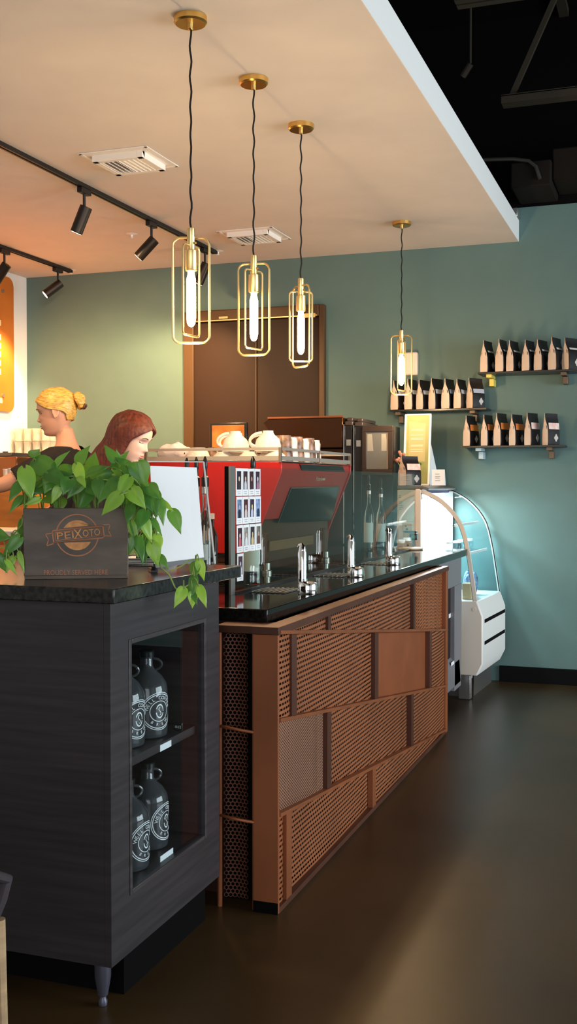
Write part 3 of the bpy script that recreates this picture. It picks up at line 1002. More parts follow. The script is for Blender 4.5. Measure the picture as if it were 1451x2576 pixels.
# ================================================================== DISPLAY CABINET (near left)
CX, CY = -1.309, 2.357
cab = thing('display_cabinet', (-1.9, 2.69, 0), 'tall charcoal wood-grain cabinet with a glazed niche of growler bottles', 'cabinet')
yb = 3.03
wy0, wy1, wz0, wz1 = 2.465, 2.918, 0.298, 0.930
bd = MB()
bd.box(-2.75, CX - 0.0185, CY, CY + 0.02, 0.137, 1.045)
bd.box(-2.75, -1.80, CY + 0.02, yb, 0.137, 1.045)
bd.box(-1.80, CX - 0.0185, yb - 0.02, yb, 0.137, 1.045)
bd.box(-1.80, CX - 0.0185, CY + 0.02, yb - 0.02, 0.137, 0.25)
bd.box(-1.80, CX - 0.0185, CY + 0.02, yb - 0.02, 1.0, 1.045)
part('body', bd, M['laminate'], cab)
sd = MB()
sd.box(CX - 0.018, CX, CY, wy0, 0.137, 1.045).box(CX - 0.018, CX, wy1, yb, 0.137, 1.045)
sd.box(CX - 0.018, CX, wy0, wy1, 0.137, wz0).box(CX - 0.018, CX, wy0, wy1, wz1, 1.045)
part('side_panel', sd, M['laminate'], cab)
e = 0.014
fr = MB()
for a in ((wy0 - e, wy0, wz0 - e, wz1 + e), (wy1, wy1 + e, wz0 - e, wz1 + e), (wy0, wy1, wz0 - e, wz0), (wy0, wy1, wz1, wz1 + e)):
    fr.box(CX, CX + 0.003, a[0] + 0.001, a[1] - 0.001, a[2] + 0.001, a[3] - 0.001)
part('window_frame', fr, mat('frame_laminate', (0.055, 0.047, 0.047), 0.36, var=0.3, vscale=(3, 3, 60)), cab, bev=0.001)
lin = MB()
lin.box(-1.799, -1.78, CY + 0.021, yb - 0.021, 0.25, 1.0)
lin.box(-1.779, CX - 0.019, wy1 + 0.012, yb - 0.021, 0.25, 1.0).box(-1.779, CX - 0.019, CY + 0.021, CY + 0.03, 0.25, 1.0)
lin.box(-1.779, CX - 0.019, CY + 0.03, wy1 + 0.012, 0.275, 0.296).box(-1.779, CX - 0.019, CY + 0.03, wy1 + 0.012, 0.96, 1.0)
part('lining', lin, M['lam_in'], cab)
part('shelf', MB().box(-1.778, -1.338, CY + 0.031, wy1 + 0.008, 0.598, 0.622), M['laminate'], cab, bev=0.001)
part('window_pane', MB().box(CX - 0.010, CX - 0.007, wy0 - 0.004, wy1 + 0.004, wz0 - 0.004, wz1 + 0.004), M['pane'], cab)
part('plinth', MB().box(-2.6, -1.352, 2.50, 3.02, 0.0, 0.136), M['black'], cab)  # black box added to stand in for the shade under the cabinet
pins = MB()
for z in (0.72, 0.76, 0.80, 0.42, 0.46, 0.50):
    pins.cyl((-1.50, wy1 + 0.0105, z), (-1.50, wy1 + 0.013, z), 0.0035, n=8)
part('shelf_pin_holes', pins, M['steel'], cab)
for x, y in ((-1.375, 2.43), (-2.6, 2.43)):
    lg = MB().lathe([(0.0, 0.0), (0.011, 0.001), (0.012, 0.012), (0.009, 0.018), (0.008, 0.024), (0.013, 0.028), (0.021, 0.075), (0.022, 0.12), (0.022, 0.136)], (x, y, 0), 20)
    part('leg', lg, M['leg_metal'], cab, label='turned grey metal leg')
single('cabinet_top', MB().box(-2.75, -1.288, 2.338, 3.16, 1.0455, 1.083), M['granite2'], (-2.0, 2.75, 1.0455), 'dark stone top of the charcoal cabinet under the planter box', 'worktop', bev=0.003)
# price strips
sh = thing('shelf_tag', (-1.3375, 2.72, 0.60), 'white paper tag on the upper shelf edge inside the glazed niche', 'tag', 'white tags in the glazed cabinet')
part('card', MB().box(-1.3375, -1.3365, 2.685, 2.755, 0.5985, 0.6165), M['labelwhite'], sh)
sh = thing('shelf_tag', (-1.3375, 2.70, 0.296), 'white paper tag lying at the bottom of the glazed niche', 'tag', 'white tags in the glazed cabinet')
part('card', MB().box(-1.328, -1.327, 2.665, 2.745, 0.2975, 0.314), M['labelwhite'], sh)
pq = onZ(449, 1838, 0.622)
sh = thing('price_block', (pq.x, pq.y, 0.6225), 'small clear price block behind the bottles on the upper shelf', 'price block')
part('block', MB().box(pq.x - 0.015, pq.x + 0.013, pq.y - 0.003, pq.y + 0.003, 0.6225, 0.646), M['smoke'], sh, bev=0.002)
part('digits', text_mb('10.12', 0.011, lambda x, y, d: Vector((pq.x - 0.001 + x * 0.9, pq.y - 0.0035 - d, 0.633 + y)), w=0.02), M['labelwhite'], sh)

# growlers
BP = [(0.048, 0.0), (0.054, 0.004), (0.0555, 0.012), (0.0555, 0.135), (0.052, 0.152), (0.040, 0.172), (0.024, 0.187), (0.0175, 0.198), (0.0165, 0.222), (0.0195, 0.224), (0.0195, 0.238), (0.0165, 0.240)]


def arc_text(s, size, R, a_mid, step, flip, place):
    mb = MB()
    n = len(s)
    for i, ch in enumerate(s):
        if ch == ' ':
            continue
        a = a_mid + (i - (n - 1) / 2) * step * (1 if flip else -1)
        ca, sa = math.cos(a), math.sin(a)
        if not flip:
            g = text_mb(ch, size, lambda x, y, d: place((R + y) * ca + x * sa, (R + y) * sa - x * ca, d))
        else:
            g = text_mb(ch, size, lambda x, y, d: place((R - y) * ca - x * sa, (R - y) * sa + x * ca, d))
        mb.join(g)
    return mb


def make_growler(phi, label):
    t = thing('growler_bottle', (0, 0, 0), label, 'bottle', 'dark glass growlers in the glazed cabinet')
    part('glass_body', MB().lathe(BP, (0, 0, 0), 40), M['growler'], t)
    part('inside', MB().lathe([(0.0, 0.012), (0.048, 0.013), (0.048, 0.133), (0.034, 0.168), (0.012, 0.19), (0.0, 0.191)], (0, 0, 0), 24), mat('dark_bottle_inside', (0.012, 0.014, 0.016), 0.3), t)
    # finger loop on the neck
    pts = [(0.018 * math.cos(phi + 0.9) + (0.022 * math.sin(a)) * math.cos(phi + 0.9), 0.018 * math.sin(phi + 0.9) + (0.022 * math.sin(a)) * math.sin(phi + 0.9), 0.203 - 0.016 * math.cos(a)) for a in [PI * k / 10 for k in range(11)]]
    part('finger_loop', MB().tube(pts, 0.004, 8), M['growler'], t)
    part('cap', MB().lathe([(0.0205, 0.226), (0.0205, 0.240), (0.018, 0.243), (0, 0.243)], (0, 0, 0), 24), M['smoke'], t)
    Rr = 0.0558

    def wrap(x, y, d=0):
        a = phi + x / Rr
        r = Rr + 0.0004 + d
        return Vector((r * math.cos(a), r * math.sin(a), 0.078 + y))
    lg = MB()

    def ring(r0, r1, a0=0, a1=2 * PI, sx=1.0, n=48):
        P0, P1 = [], []
        for k in range(n + 1):
            a = a0 + (a1 - a0) * k / n
            P0.append(wrap(r0 * math.cos(a) * sx, r0 * math.sin(a)))
            P1.append(wrap(r1 * math.cos(a) * sx, r1 * math.sin(a)))
        lg.grid([P0, P1])
    ring(0.0465, 0.049)
    ring(0.0515, 0.0535)
    ring(0.0275, 0.0295)
    ring(0.016, 0.020, -0.1, 2.75, 0.62)
    ring(0.016, 0.020, 3.3, 6.0, 0.62)
    P0 = [wrap(0.0035 * math.sin(k / 10 * 2 * PI) - 0.0012, -0.012 + 0.024 * k / 10) for k in range(11)]
    P1 = [wrap(0.0035 * math.sin(k / 10 * 2 * PI) + 0.0012, -0.012 + 0.024 * k / 10) for k in range(11)]
    lg.grid([P0, P1])
    part('printed_rings', lg, M['labelwhite'], t)
    part('lettering', arc_text('WELL COFFEE', 0.0145, 0.0375, PI / 2, 0.265, False, lambda x, y, d: wrap(x, y, d)).join(arc_text('B R E W', 0.0115, 0.0375, -PI / 2, 0.22, True, lambda x, y, d: wrap(x, y, d))), M['labelwhite'], t)
    return t


g0 = make_growler(0, 'tmp')
GR = [((-1.417, 2.760, 0.6222), -0.43, 'dark glass growler in full view on the upper shelf of the niche'),
      ((-1.425, 2.635, 0.6222), -0.26, 'dark growler half hidden by the frame on the upper shelf, left of the full one'),
      ((-1.428, 2.785, 0.2962), 0.0, 'dark growler on the cabinet floor, standing behind and right of its neighbour'),
      ((-1.40, 2.610, 0.2962), -0.05, 'dark growler nearest the glass on the cabinet floor, cut by the frame')]
for k, (loc, rz, lab) in enumerate(GR):
    if k == 0:
        g0.location = loc
        g0.rotation_euler = (0, 0, rz)
        g0['label'] = lab
    else:
        again(g0, loc, rz, lab).scale = (1.08, 1.08, 1)
g0.scale = (1.08, 1.08, 1)

# ------------------------------------------------------------------ planter box with emblem
ZP = 1.0838
pa = onZ(60, 1457, ZP)
pb = onZ(321, 1454, ZP)
pu = (pb - pa)
PW = pu.length
pu.normalize()
pn = Vector((pu.y, -pu.x, 0))       # outward (towards the room)
PH = 0.190


def pl(x, y, d=0):
    """x along the front from its left corner, y up, d outwards"""
    return pa + pu * x + Vector((0, 0, y)) + pn * d


pb_t = thing('planter_box', tuple((pa + pb) / 2 - pn * 0.08), 'dark stained wooden planter box with a burnt-in round emblem on the cabinet top', 'planter box')
tilt = 0.004
part('front_board', MB().prism([(0.0, 0.008), (PW, 0.008), (PW + 0.002, PH), (-0.001, PH)], lambda p, d: pl(p[0], p[1], d), -0.014, 0), M['planter'], pb_t, bev=0.0015)
part('back_board', MB().prism([(0, 0.008), (PW, 0.008), (PW, PH - 0.01), (0, PH - 0.01)], lambda p, d: pl(p[0], p[1], d), -0.17, -0.156), M['planter'], pb_t, bev=0.0015)
for x in (0.001, PW - 0.013):
    part('side_board', MB().prism([(x, 0.008), (x + 0.012, 0.008), (x + 0.012, PH - 0.01), (x, PH - 0.01)], lambda p, d: pl(p[0], p[1], d), -0.156, -0.014), M['planter'], pb_t)
part('foot_board', MB().prism([(0.002, 0), (PW, 0), (PW, 0.008), (0.002, 0.008)], lambda p, d: pl(p[0], p[1], d), -0.168, 0.004), M['planter'], pb_t)
part('soil', MB().prism([(0.013, 0.06), (PW - 0.013, 0.06), (PW - 0.013, PH - 0.025), (0.013, PH - 0.025)], lambda p, d: pl(p[0], p[1], d), -0.156, -0.014), M['soil'], pb_t)
k_ = PW / 261.0      # metres per photo pixel on the board
ex, ey = 0.513 * PW, PH - 69 * k_
em = thing  # noqa
ang = math.radians(5.5)
Cc, Ss = math.cos(ang), math.sin(ang)


def le(x, y, d=0.0):
    """emblem coordinates (photo pixels, y up) on the board"""
    return pl(ex + (x * 1.0) * k_, ey + y * k_, 0.0002 + d)


def ls(x, y, d=0.0):
    return le(x * Cc - y * Ss + 3, x * Ss + y * Cc + 2, d)


def ringm(fn, r0, r1, a0=0, a1=2 * PI, n=56):
    P0 = [fn(r0 * math.cos(a0 + (a1 - a0) * k / n), r0 * math.sin(a0 + (a1 - a0) * k / n)) for k in range(n + 1)]
    P1 = [fn(r1 * math.cos(a0 + (a1 - a0) * k / n), r1 * math.sin(a0 + (a1 - a0) * k / n)) for k in range(n + 1)]
    return MB().grid([P0, P1])


def strip(mb, fn, pts, w, closed=True):
    n = len(pts)
    for i in range(n if closed else n - 1):
        a = Vector(pts[i])
        b = Vector(pts[(i + 1) % n])
        d = (b - a).normalized()
        q = Vector((-d.y, d.x)) * w / 2
        a2 = a - d * w / 2
        b2 = b + d * w / 2
        mb.add([fn(*(a2 - q)), fn(*(b2 - q)), fn(*(b2 + q)), fn(*(a2 + q))], [(0, 1, 2, 3)])
    return mb


part('emblem_ring', ringm(le, 51.5, 54.5), M['burn'], pb_t)
for sgn in (1, -1):
    disc = MB()
    pts = []
    for k in range(25):
        a = (math.asin(17.5 / 38.5) + (PI - 2 * math.asin(17.5 / 38.5)) * k / 24)
        x, y = 38.5 * math.cos(a), 38.5 * math.sin(a) * sgn
        if sgn > 0:
            pts.append(le(x, max(y, 17.5 + x * 0.096 + 4)))
        else:
            pts.append(le(x, min(y, -17.5 + x * 0.096 + 2)))
    disc.add(pts, [tuple(range(len(pts)))])
    part('emblem_disc', disc, M['burn_lt'], pb_t)
rb = MB()
strip(rb, lambda x, y: ls(x, y, 0.0004), [(-64, -15), (64, -15), (64, 16), (-64, 16)], 3.0)
strip(rb, lambda x, y: ls(x, y, 0.0004), [(-58, -10), (58, -10), (58, 11), (-58, 11)], 1.6)
strip(rb, lambda x, y: ls(x, y, 0.0004), [(-64, -17), (-82, -21), (-76, -6), (-82, 9), (-64, 10)], 2.4, closed=False)
strip(rb, lambda x, y: ls(x, y, 0.0004), [(64, -10), (82, -13), (76, 2), (82, 17), (64, 18)], 2.4, closed=False)
part('emblem_ribbon', rb, M['burn'], pb_t)
part('ribbon_field', MB().add([ls(-64, -15, 0.0002), ls(64, -15, 0.0002), ls(64, 16, 0.0002), ls(-64, 16, 0.0002)], [(0, 1, 2, 3)]), M['planter'], pb_t)
lt = text_mb('PEI', 23 * 1.1, lambda x, y, d: ls(x - 33, y, 0.0006), w=42).join(text_mb('X', 36, lambda x, y, d: ls(x - 1, y, 0.0007), w=22)).join(text_mb('OTO', 23 * 1.1, lambda x, y, d: ls(x + 33, y, 0.0006), w=44))
part('lettering', lt, M['burn_lt'], pb_t)
lt = text_mb('PROUDLY SERVED HERE', 18, lambda x, y, d: le(x - 4, y - 96, 0.0002), w=161)
part('lettering', lt, M['burn'], pb_t)

# ================================================================== PASTRY CASE
CO = Vector((-1.148, 6.66, 0))
CR = Matrix.Translation(CO) @ Matrix.Rotation(math.radians(-3.2), 4, 'Z')
DY = 0.68


def cs(x, z, y):
    """case profile point: world x at the near side, height, depth along the case"""
    return CR @ Vector((x - CO.x, y, z))


pc = thing('pastry_case', (-1.5, 7.0, 0), 'white refrigerated pastry case with curved glass against the green wall', 'display case')
lowp = [(-1.66, 0.617), (-1.148, 0.617), (-1.113, 0.523), (-1.112, 0.228), (-1.148, 0.153), (-1.66, 0.153)]
part('lower_body', MB().prism(lowp, lambda p, y: cs(p[0], p[1], y), 0, DY), M['casewhite'], pc, bev=0.006)
part('side_panel', MB().prism([(-1.272, 0.612), (-1.152, 0.612), (-1.118, 0.52), (-1.117, 0.23), (-1.152, 0.157), (-1.272, 0.157)], lambda p, y: cs(p[0], p[1], y), -0.006, -0.0005), M['cream'], pc, bev=0.002)
for z in (0.488, 0.352):
    part('dark_stripe', MB().prism([(-1.114, z - 0.011), (-1.1105, z - 0.011), (-1.1105, z + 0.011), (-1.114, z + 0.011)], lambda p, y: cs(p[0], p[1], y), 0.05, DY - 0.02), M['dark'], pc)
part('round_plug', MB().cyl(cs(-1.165, 0.565, -0.006), cs(-1.165, 0.565, -0.009), 0.012, n=20), M['cream'], pc)
part('base', MB().prism([(-1.65, 0.0), (-1.20, 0.0), (-1.20, 0.153), (-1.65, 0.153)], lambda p, y: cs(p[0], p[1], y), 0.10, DY - 0.02), M['steel'], pc)
part('foot_panel', MB().prism([(-1.262, 0.004), (-1.190, 0.004), (-1.190, 0.152), (-1.262, 0.152)], lambda p, y: cs(p[0], p[1], y), 0.0, 0.012), M['steel'], pc, bev=0.002)
part('foot_edge', MB().prism([(-1.188, 0.0), (-1.178, 0.0), (-1.178, 0.152), (-1.188, 0.152)], lambda p, y: cs(p[0], p[1], y), 0.02, 0.05), M['chrome'], pc)
arc = [(-1.515, 1.303), (-1.480, 1.297), (-1.448, 1.284), (-1.405, 1.262), (-1.365, 1.235), (-1.325, 1.200), (-1.288, 1.159), (-1.260, 1.119), (-1.238, 1.079), (-1.218, 1.018), (-1.203, 0.954), (-1.191, 0.895), (-1.181, 0.834), (-1.165, 0.73), (-1.148, 0.617)]


def arc_band(inset, w, y0, y1):
    mb = MB()
    n = len(arc)
    vs = []
    for i, (x, z) in enumerate(arc):
        a = Vector(arc[max(0, i - 1)])
        b = Vector(arc[min(n - 1, i + 1)])
        t_ = (b - a).normalized()
        nn = Vector((-t_.y, t_.x))
        if nn.x > 0:
            nn = -nn
        for d in (inset, inset + w):
            for y in (y0, y1):
                vs.append(cs(x + nn.x * d, z + nn.y * d, y))
    fs = []
    for i in range(n - 1):
        b = i * 4
        fs += [(b, b + 4, b + 5, b + 1), (b + 2, b + 3, b + 7, b + 6), (b, b + 2, b + 6, b + 4), (b + 1, b + 5, b + 7, b + 3)]
    fs += [(0, 1, 3, 2), (n * 4 - 4, n * 4 - 2, n * 4 - 1, n * 4 - 3)]
    return mb.add(vs, fs)


part('arch_frame', arc_band(0, 0.022, -0.006, 0.012), M['cream'], pc)
part('arch_frame', arc_band(0, 0.014, DY - 0.012, DY), M['casewhite'], pc)
part('arch_seal', arc_band(0.022, 0.003, -0.003, 0.010), M['dark'], pc)
part('arch_seal', arc_band(-0.001, 0.006, DY - 0.020, DY - 0.014), M['dark'], pc)
P = [[cs(x, z, y) for y in (0.012, DY - 0.02)] for x, z in arc[2:]]
part('curved_glass', MB().grid(P), M['pane_blue'], pc)
gp = [(x - 0.004, z - 0.002) for x, z in arc[1:]] + [(-1.508, 0.617), (-1.508, 1.29)]
part('side_glass', MB().add([cs(x, z, 0.004) for x, z in gp], [tuple(range(len(gp)))]), M['pane'], pc)
part('side_glass', MB().add([cs(x, z, DY - 0.006) for x, z in gp], [tuple(range(len(gp)))]), M['pane_blue'], pc)
part('rear_side', MB().prism([(-1.66, 0.617), (-1.542, 0.617), (-1.542, 1.302), (-1.66, 1.302)], lambda p, y: cs(p[0], p[1], y), -0.004, 0.02), M['cream'], pc, bev=0.003)
part('pillar', MB().prism([(-1.541, 0.617), (-1.506, 0.617), (-1.506, 1.296), (-1.514, 1.305), (-1.541, 1.305)], lambda p, y: cs(p[0], p[1], y), -0.008, 0.03), M['cream'], pc, bev=0.003)
part('top_slab', MB().prism([(-1.66, 1.3055), (-1.505, 1.3055), (-1.46, 1.298), (-1.452, 1.312), (-1.50, 1.328), (-1.66, 1.328)], lambda p, y: cs(p[0], p[1], y), -0.006, DY), mat('grey_top', (0.16, 0.15, 0.14), 0.35), pc, bev=0.003)
part('back_wall', MB().prism([(-1.66, 0.63), (-1.645, 0.63), (-1.645, 1.30), (-1.66, 1.30)], lambda p, y: cs(p[0], p[1], y), 0.02, DY - 0.01), M['white'], pc)
for z, xf in ((1.075, -1.30), (0.895, -1.24)):
    part('glass_shelf', MB().prism([(-1.64, z), (xf, z), (xf, z + 0.006), (-1.64, z + 0.006)], lambda p, y: cs(p[0], p[1], y), 0.015, DY - 0.02), M['pane_blue'], pc)
    part('shelf_edge', MB().prism([(xf, z - 0.004), (xf + 0.006, z - 0.004), (xf + 0.006, z + 0.012), (xf, z + 0.012)], lambda p, y: cs(p[0], p[1], y), 0.015, DY - 0.02), M['casewhite'], pc)
part('far_liner', MB().prism([(-1.644, 0.63), (-1.47, 0.63), (-1.47, 1.285), (-1.644, 1.285)], lambda p, y: cs(p[0], p[1], y), DY - 0.03, DY - 0.02), M['white'], pc)
part('lamp_tube', MB().cyl(cs(-1.53, 1.266, 0.05), cs(-1.53, 1.266, DY - 0.05), 0.010, n=12), M['case_light'], pc)
part('lamp_hood', MB().prism([(-1.56, 1.278), (-1.50, 1.278), (-1.49, 1.296), (-1.57, 1.296)], lambda p, y: cs(p[0], p[1], y), 0.03, DY - 0.03), M['navy'], pc)
_c = cs(-1.50, 1.245, DY / 2)
area_light('case_lamp_glow', (_c.x, _c.y, _c.z), (0, math.radians(-8), 0), 0.10, 0.5, 22, (0.93, 0.97, 1.0))
# goods in the case
for k, (x, y, z, w, h, m_, lab, nm, ct) in enumerate(((-1.22, 0.05, 0.618, 0.07, 0.10, M['cardboard'], 'plain kraft box at the bottom of the pastry case', 'pastry_box', 'box'),)):
    single(nm, MB().prism([(x - w / 2, z), (x + w / 2 - 0.01, z), (x + w / 2 - 0.02, z + h), (x - w / 2, z + h)], lambda p, yy: cs(p[0], p[1], yy), y, y + 0.09), m_, cs(x, z, y), lab, ct, bev=0.003)
for k, (x, y, z, s_) in enumerate(((-1.245, 0.17, 0.618, 0.05), (-1.27, 0.26, 0.618, 0.055), (-1.25, 0.36, 0.618, 0.05))):
    mb = MB()
    mb.ell(cs(x, z + s_ * 1.52, y), s_ * 0.5, s_ * 0.8, s_ * 1.5, 14, 10)
    single('wrapped_bread', mb, mat('blue_wrap', (0.03, 0.05, 0.16), 0.25, col2=(0.25, 0.4, 0.6), vscale=(40, 40, 40)), cs(x, z, y), 'blue wrapped loaf at the bottom of the pastry case, ' + ('nearest' if k == 0 else 'middle' if k == 1 else 'farthest') + ' of three', 'pastry', 'wrapped loaves in the pastry case')
for k, (y, x) in enumerate(((0.12, -1.36), (0.26, -1.34), (0.42, -1.35), (0.54, -1.33))):
    c = cs(x, 0.902, y)
    t = thing('glass_jar', (c.x, c.y, 0.902), 'small glass jar on the lower case shelf, ' + ('first', 'second', 'third', 'last')[k] + ' from the near side', 'jar', 'jars in the pastry case')
    part('jar', MB().lathe([(0.028, 0.902), (0.03, 0.906), (0.03, 0.95), (0.024, 0.96)], (c.x, c.y, 0), 18), M['pane_blue'], t)
    part('lid', MB().lathe([(0.026, 0.958), (0.026, 0.972), (0, 0.973)], (c.x, c.y, 0), 18), M['white'], t)
# notices taped to the case side
nt_ = thing('notice_sheet', tuple(cs(-1.60, 1.15, -0.006)), 'pale notice sheet with a few lines of print taped to the case side', 'notice')
part('sheet', MB().prism([(-1.655, 1.10), (-1.546, 1.10), (-1.546, 1.298), (-1.655, 1.298)], lambda p, y: cs(p[0], p[1], y), -0.0075, -0.006), mat('pale_notice', (0.55, 0.53, 0.44), 0.6), nt_)
ln = MB()
for z, w in ((1.262, 0.012), (1.252, 0.012), (1.222, 0.022), (1.210, 0.020), (1.198, 0.026), (1.186, 0.028), (1.176, 0.018)):
    ln.prism([(-1.648, z), (-1.648 + w, z), (-1.648 + w, z + 0.0035), (-1.648, z + 0.0035)], lambda p, y: cs(p[0], p[1], y), -0.0082, -0.0076)
part('printed_lines', ln, mat('grey_ink', (0.15, 0.15, 0.13), 0.6), nt_)
for k, (xa, xb, z0_, z1_, lab) in enumerate(((-1.63, -1.565, 1.035, 1.088, 'small tan card with two dark spots, upper one on the case side'), (-1.62, -1.55, 0.975, 1.03, 'plain tan card between the two spotted cards on the case side'), (-1.615, -1.55, 0.915, 0.968, 'small tan card with a dark spot, lowest on the case side'))):
    t = thing('tan_card', tuple(cs((xa + xb) / 2, z0_, -0.006)), lab, 'card', 'tan cards on the case side')
    part('card', MB().prism([(xa + 0.006, z0_), (xb, z0_ + 0.003), (xb, z1_), (xa, z1_ + 0.002)], lambda p, y: cs(p[0], p[1], y), -0.0085, -0.0065), M['tan'], t)
    if k != 1:
        part('spot', MB().cyl(cs(xa + 0.035, (z0_ + z1_) / 2 - 0.008, -0.0085), cs(xa + 0.035, (z0_ + z1_) / 2 - 0.008, -0.009), 0.008, n=12).cyl(cs(xa + 0.027, (z0_ + z1_) / 2 + 0.01, -0.0085), cs(xa + 0.027, (z0_ + z1_) / 2 + 0.01, -0.009), 0.006, n=12), mat('brown_ink', (0.08, 0.04, 0.02), 0.6), t)
# card reader on a flexible arm in front of the case
q = onY(1040, 1350, 6.60)
t = thing('card_reader', (q.x, q.y, 0.9387), 'small black payment terminal on the worktop in front of the pastry case', 'payment terminal')
part('base', MB().lathe([(0.05, 0.9387), (0.05, 0.9435), (0.012, 0.948), (0.008, 0.95)], (q.x, q.y, 0), 24), M['wood'], t)
part('post', MB().cyl((q.x, q.y, 0.945), (q.x, q.y, q.z - 0.02), 0.007, n=10), M['blackp'], t)
part('body', MB().box(q.x - 0.02, q.x + 0.028, q.y - 0.03, q.y + 0.02, q.z - 0.02, q.z + 0.022), M['blackp'], t, bev=0.006)
part('screen', MB().box(q.x - 0.008, q.x + 0.020, q.y - 0.0315, q.y - 0.03, q.z - 0.010, q.z + 0.010), mat('screen_green', (0.12, 0.2, 0.15), 0.15), t)
part('printer_lid', MB().box(q.x - 0.06, q.x + 0.022, q.y - 0.025, q.y + 0.015, q.z + 0.024, q.z + 0.036), M['blackp'], t, bev=0.003)
single('wooden_tray', MB().lathe([(0.085, 0.9387), (0.09, 0.9415), (0.09, 0.949), (0.085, 0.951), (0, 0.951)], (q.x + 0.0, q.y - 0.14, 0), 32), M['wood'], (q.x, q.y - 0.14, 0.9387), 'round pale wooden board lying on the worktop by the payment terminal', 'tray')
# things on top of the case
ZT = 1.3285


def leaning(p_bl, p_br, h, lean, n):
    pass


s0 = onY(1013, 1215, 6.92)
s1 = onY(1080, 1215, 6.92)
hh = onY(1046, 1040, 6.92).z - ZT
t = thing('menu_sign', ((s0.x + s1.x) / 2, 6.92, ZT), 'tall narrow yellow-green menu sign in a white frame on the pastry case', 'sign')


def sg(x, z, d):
    w = s1.x - s0.x
    return Vector((s0.x + x * w, 6.92 + z * 0.06 - d, ZT + z * hh))


def frame_rect(mb, fn, x0, x1, z0, z1, wx, wz, d0, d1):
    for a in ((x0, x1, z0, z0 + wz), (x0, x1, z1 - wz, z1), (x0, x0 + wx, z0, z1), (x1 - wx, x1, z0, z1)):
        mb.prism([(a[0], a[2]), (a[1], a[2]), (a[1], a[3]), (a[0], a[3])], lambda p, d: fn(p[0], p[1], d), d0, d1)
    return mb


part('frame', frame_rect(MB(), sg, 0, 1, 0, 1, 0.07, 0.02, -0.008, 0.006), M['white'], t)
part('panel', MB().prism([(0.05, 0.01), (0.95, 0.01), (0.95, 0.99), (0.05, 0.99)], lambda p, d: sg(p[0], p[1], d), -0.006, 0.001), M['yellowpaper'], t)
part('inner_panel', MB().prism([(0.17, 0.33), (0.80, 0.33), (0.80, 0.86), (0.17, 0.9)], lambda p, d: sg(p[0], p[1], d), 0.0012, 0.002), M['signpale'], t)
ln = MB()
for z in (0.78, 0.765, 0.70, 0.655, 0.64, 0.56, 0.545, 0.50, 0.47):
    ln.prism([(0.25, z), (0.72, z), (0.72, z + 0.008), (0.25, z + 0.008)], lambda p, d: sg(p[0], p[1], d), 0.0021, 0.0025)
part('printed_lines', ln, mat('sign_lines', (0.75, 0.68, 0.45), 0.6), t)
lf = MB().prism([(0.56 + 0.13 * math.cos(a * PI / 8), 0.30 + 0.02 * math.sin(a * PI / 8)) for a in range(16)], lambda p, d: sg(p[0], p[1], d), 0.0021, 0.003)
part('printed_leaf', lf, M['leaf'], t)
# easel wing behind the sign
a0, a1, a2 = onY(1080, 1110, 6.99), onY(1079, 1215, 6.99), onY(1102, 1200, 7.12)
mb = MB()
A_, B_, C_ = Vector((a0.x, 7.0, a0.z)), Vector((a1.x, 7.0, ZT)), Vector((a2.x + 0.005, 7.13, ZT))
nn = Vector((0.004, 0.002, 0))
mb.add([A_, B_, C_, A_ + nn, B_ + nn, C_ + nn], [(0, 1, 2), (5, 4, 3), (0, 3, 4, 1), (1, 4, 5, 2), (2, 5, 3, 0)])
part('easel_wing', mb, M['white'], t)
c0, c1 = onY(1086, 1217, 6.72), onY(1118, 1217, 6.72)
ct_ = onY(1100, 1181, 6.72).z
t = thing('small_card', ((c0.x + c1.x) / 2, 6.72, ZT), 'small white card with handwritten lines at the right end of the pastry case top', 'card')
part('card', MB().box(c0.x, c1.x, 6.72, 6.723, ZT, ct_), M['paper'], t)
part('card_back', MB().add([(c0.x, 6.724, ct_), (c1.x, 6.724, ct_), (c1.x, 6.76, ZT), (c0.x, 6.76, ZT)], [(0, 1, 2, 3)]), M['paper'], t)
ln = MB()
w = c1.x - c0.x
for k, z in enumerate((0.70, 0.55, 0.45, 0.30)):
    ln.box(c0.x + w * 0.25, c0.x + w * (0.6 + 0.05 * (k % 2)), 6.7192, 6.72, ZT + (ct_ - ZT) * z, ZT + (ct_ - ZT) * z + 0.0022)
part('written_lines', ln, mat('ink', (0.2, 0.17, 0.15), 0.6), t)


# ------------------------------------------------------------------ coffee bags
def bag_mesh(W_=0.076, H_=0.20, D_=0.12, crimp=0.16):
    prof = [(-0.5, 0.0), (-0.53, 0.12), (-0.5, 0.45), (-0.36, 0.62), (-0.12, 0.80), (-0.05, 0.90), (-0.04, 1.0)]
    left = [(x * W_, z * H_) for x, z in prof]
    right = [(-x * W_ * 0.98, z * H_) for x, z in prof[::-1]]
    return left + right


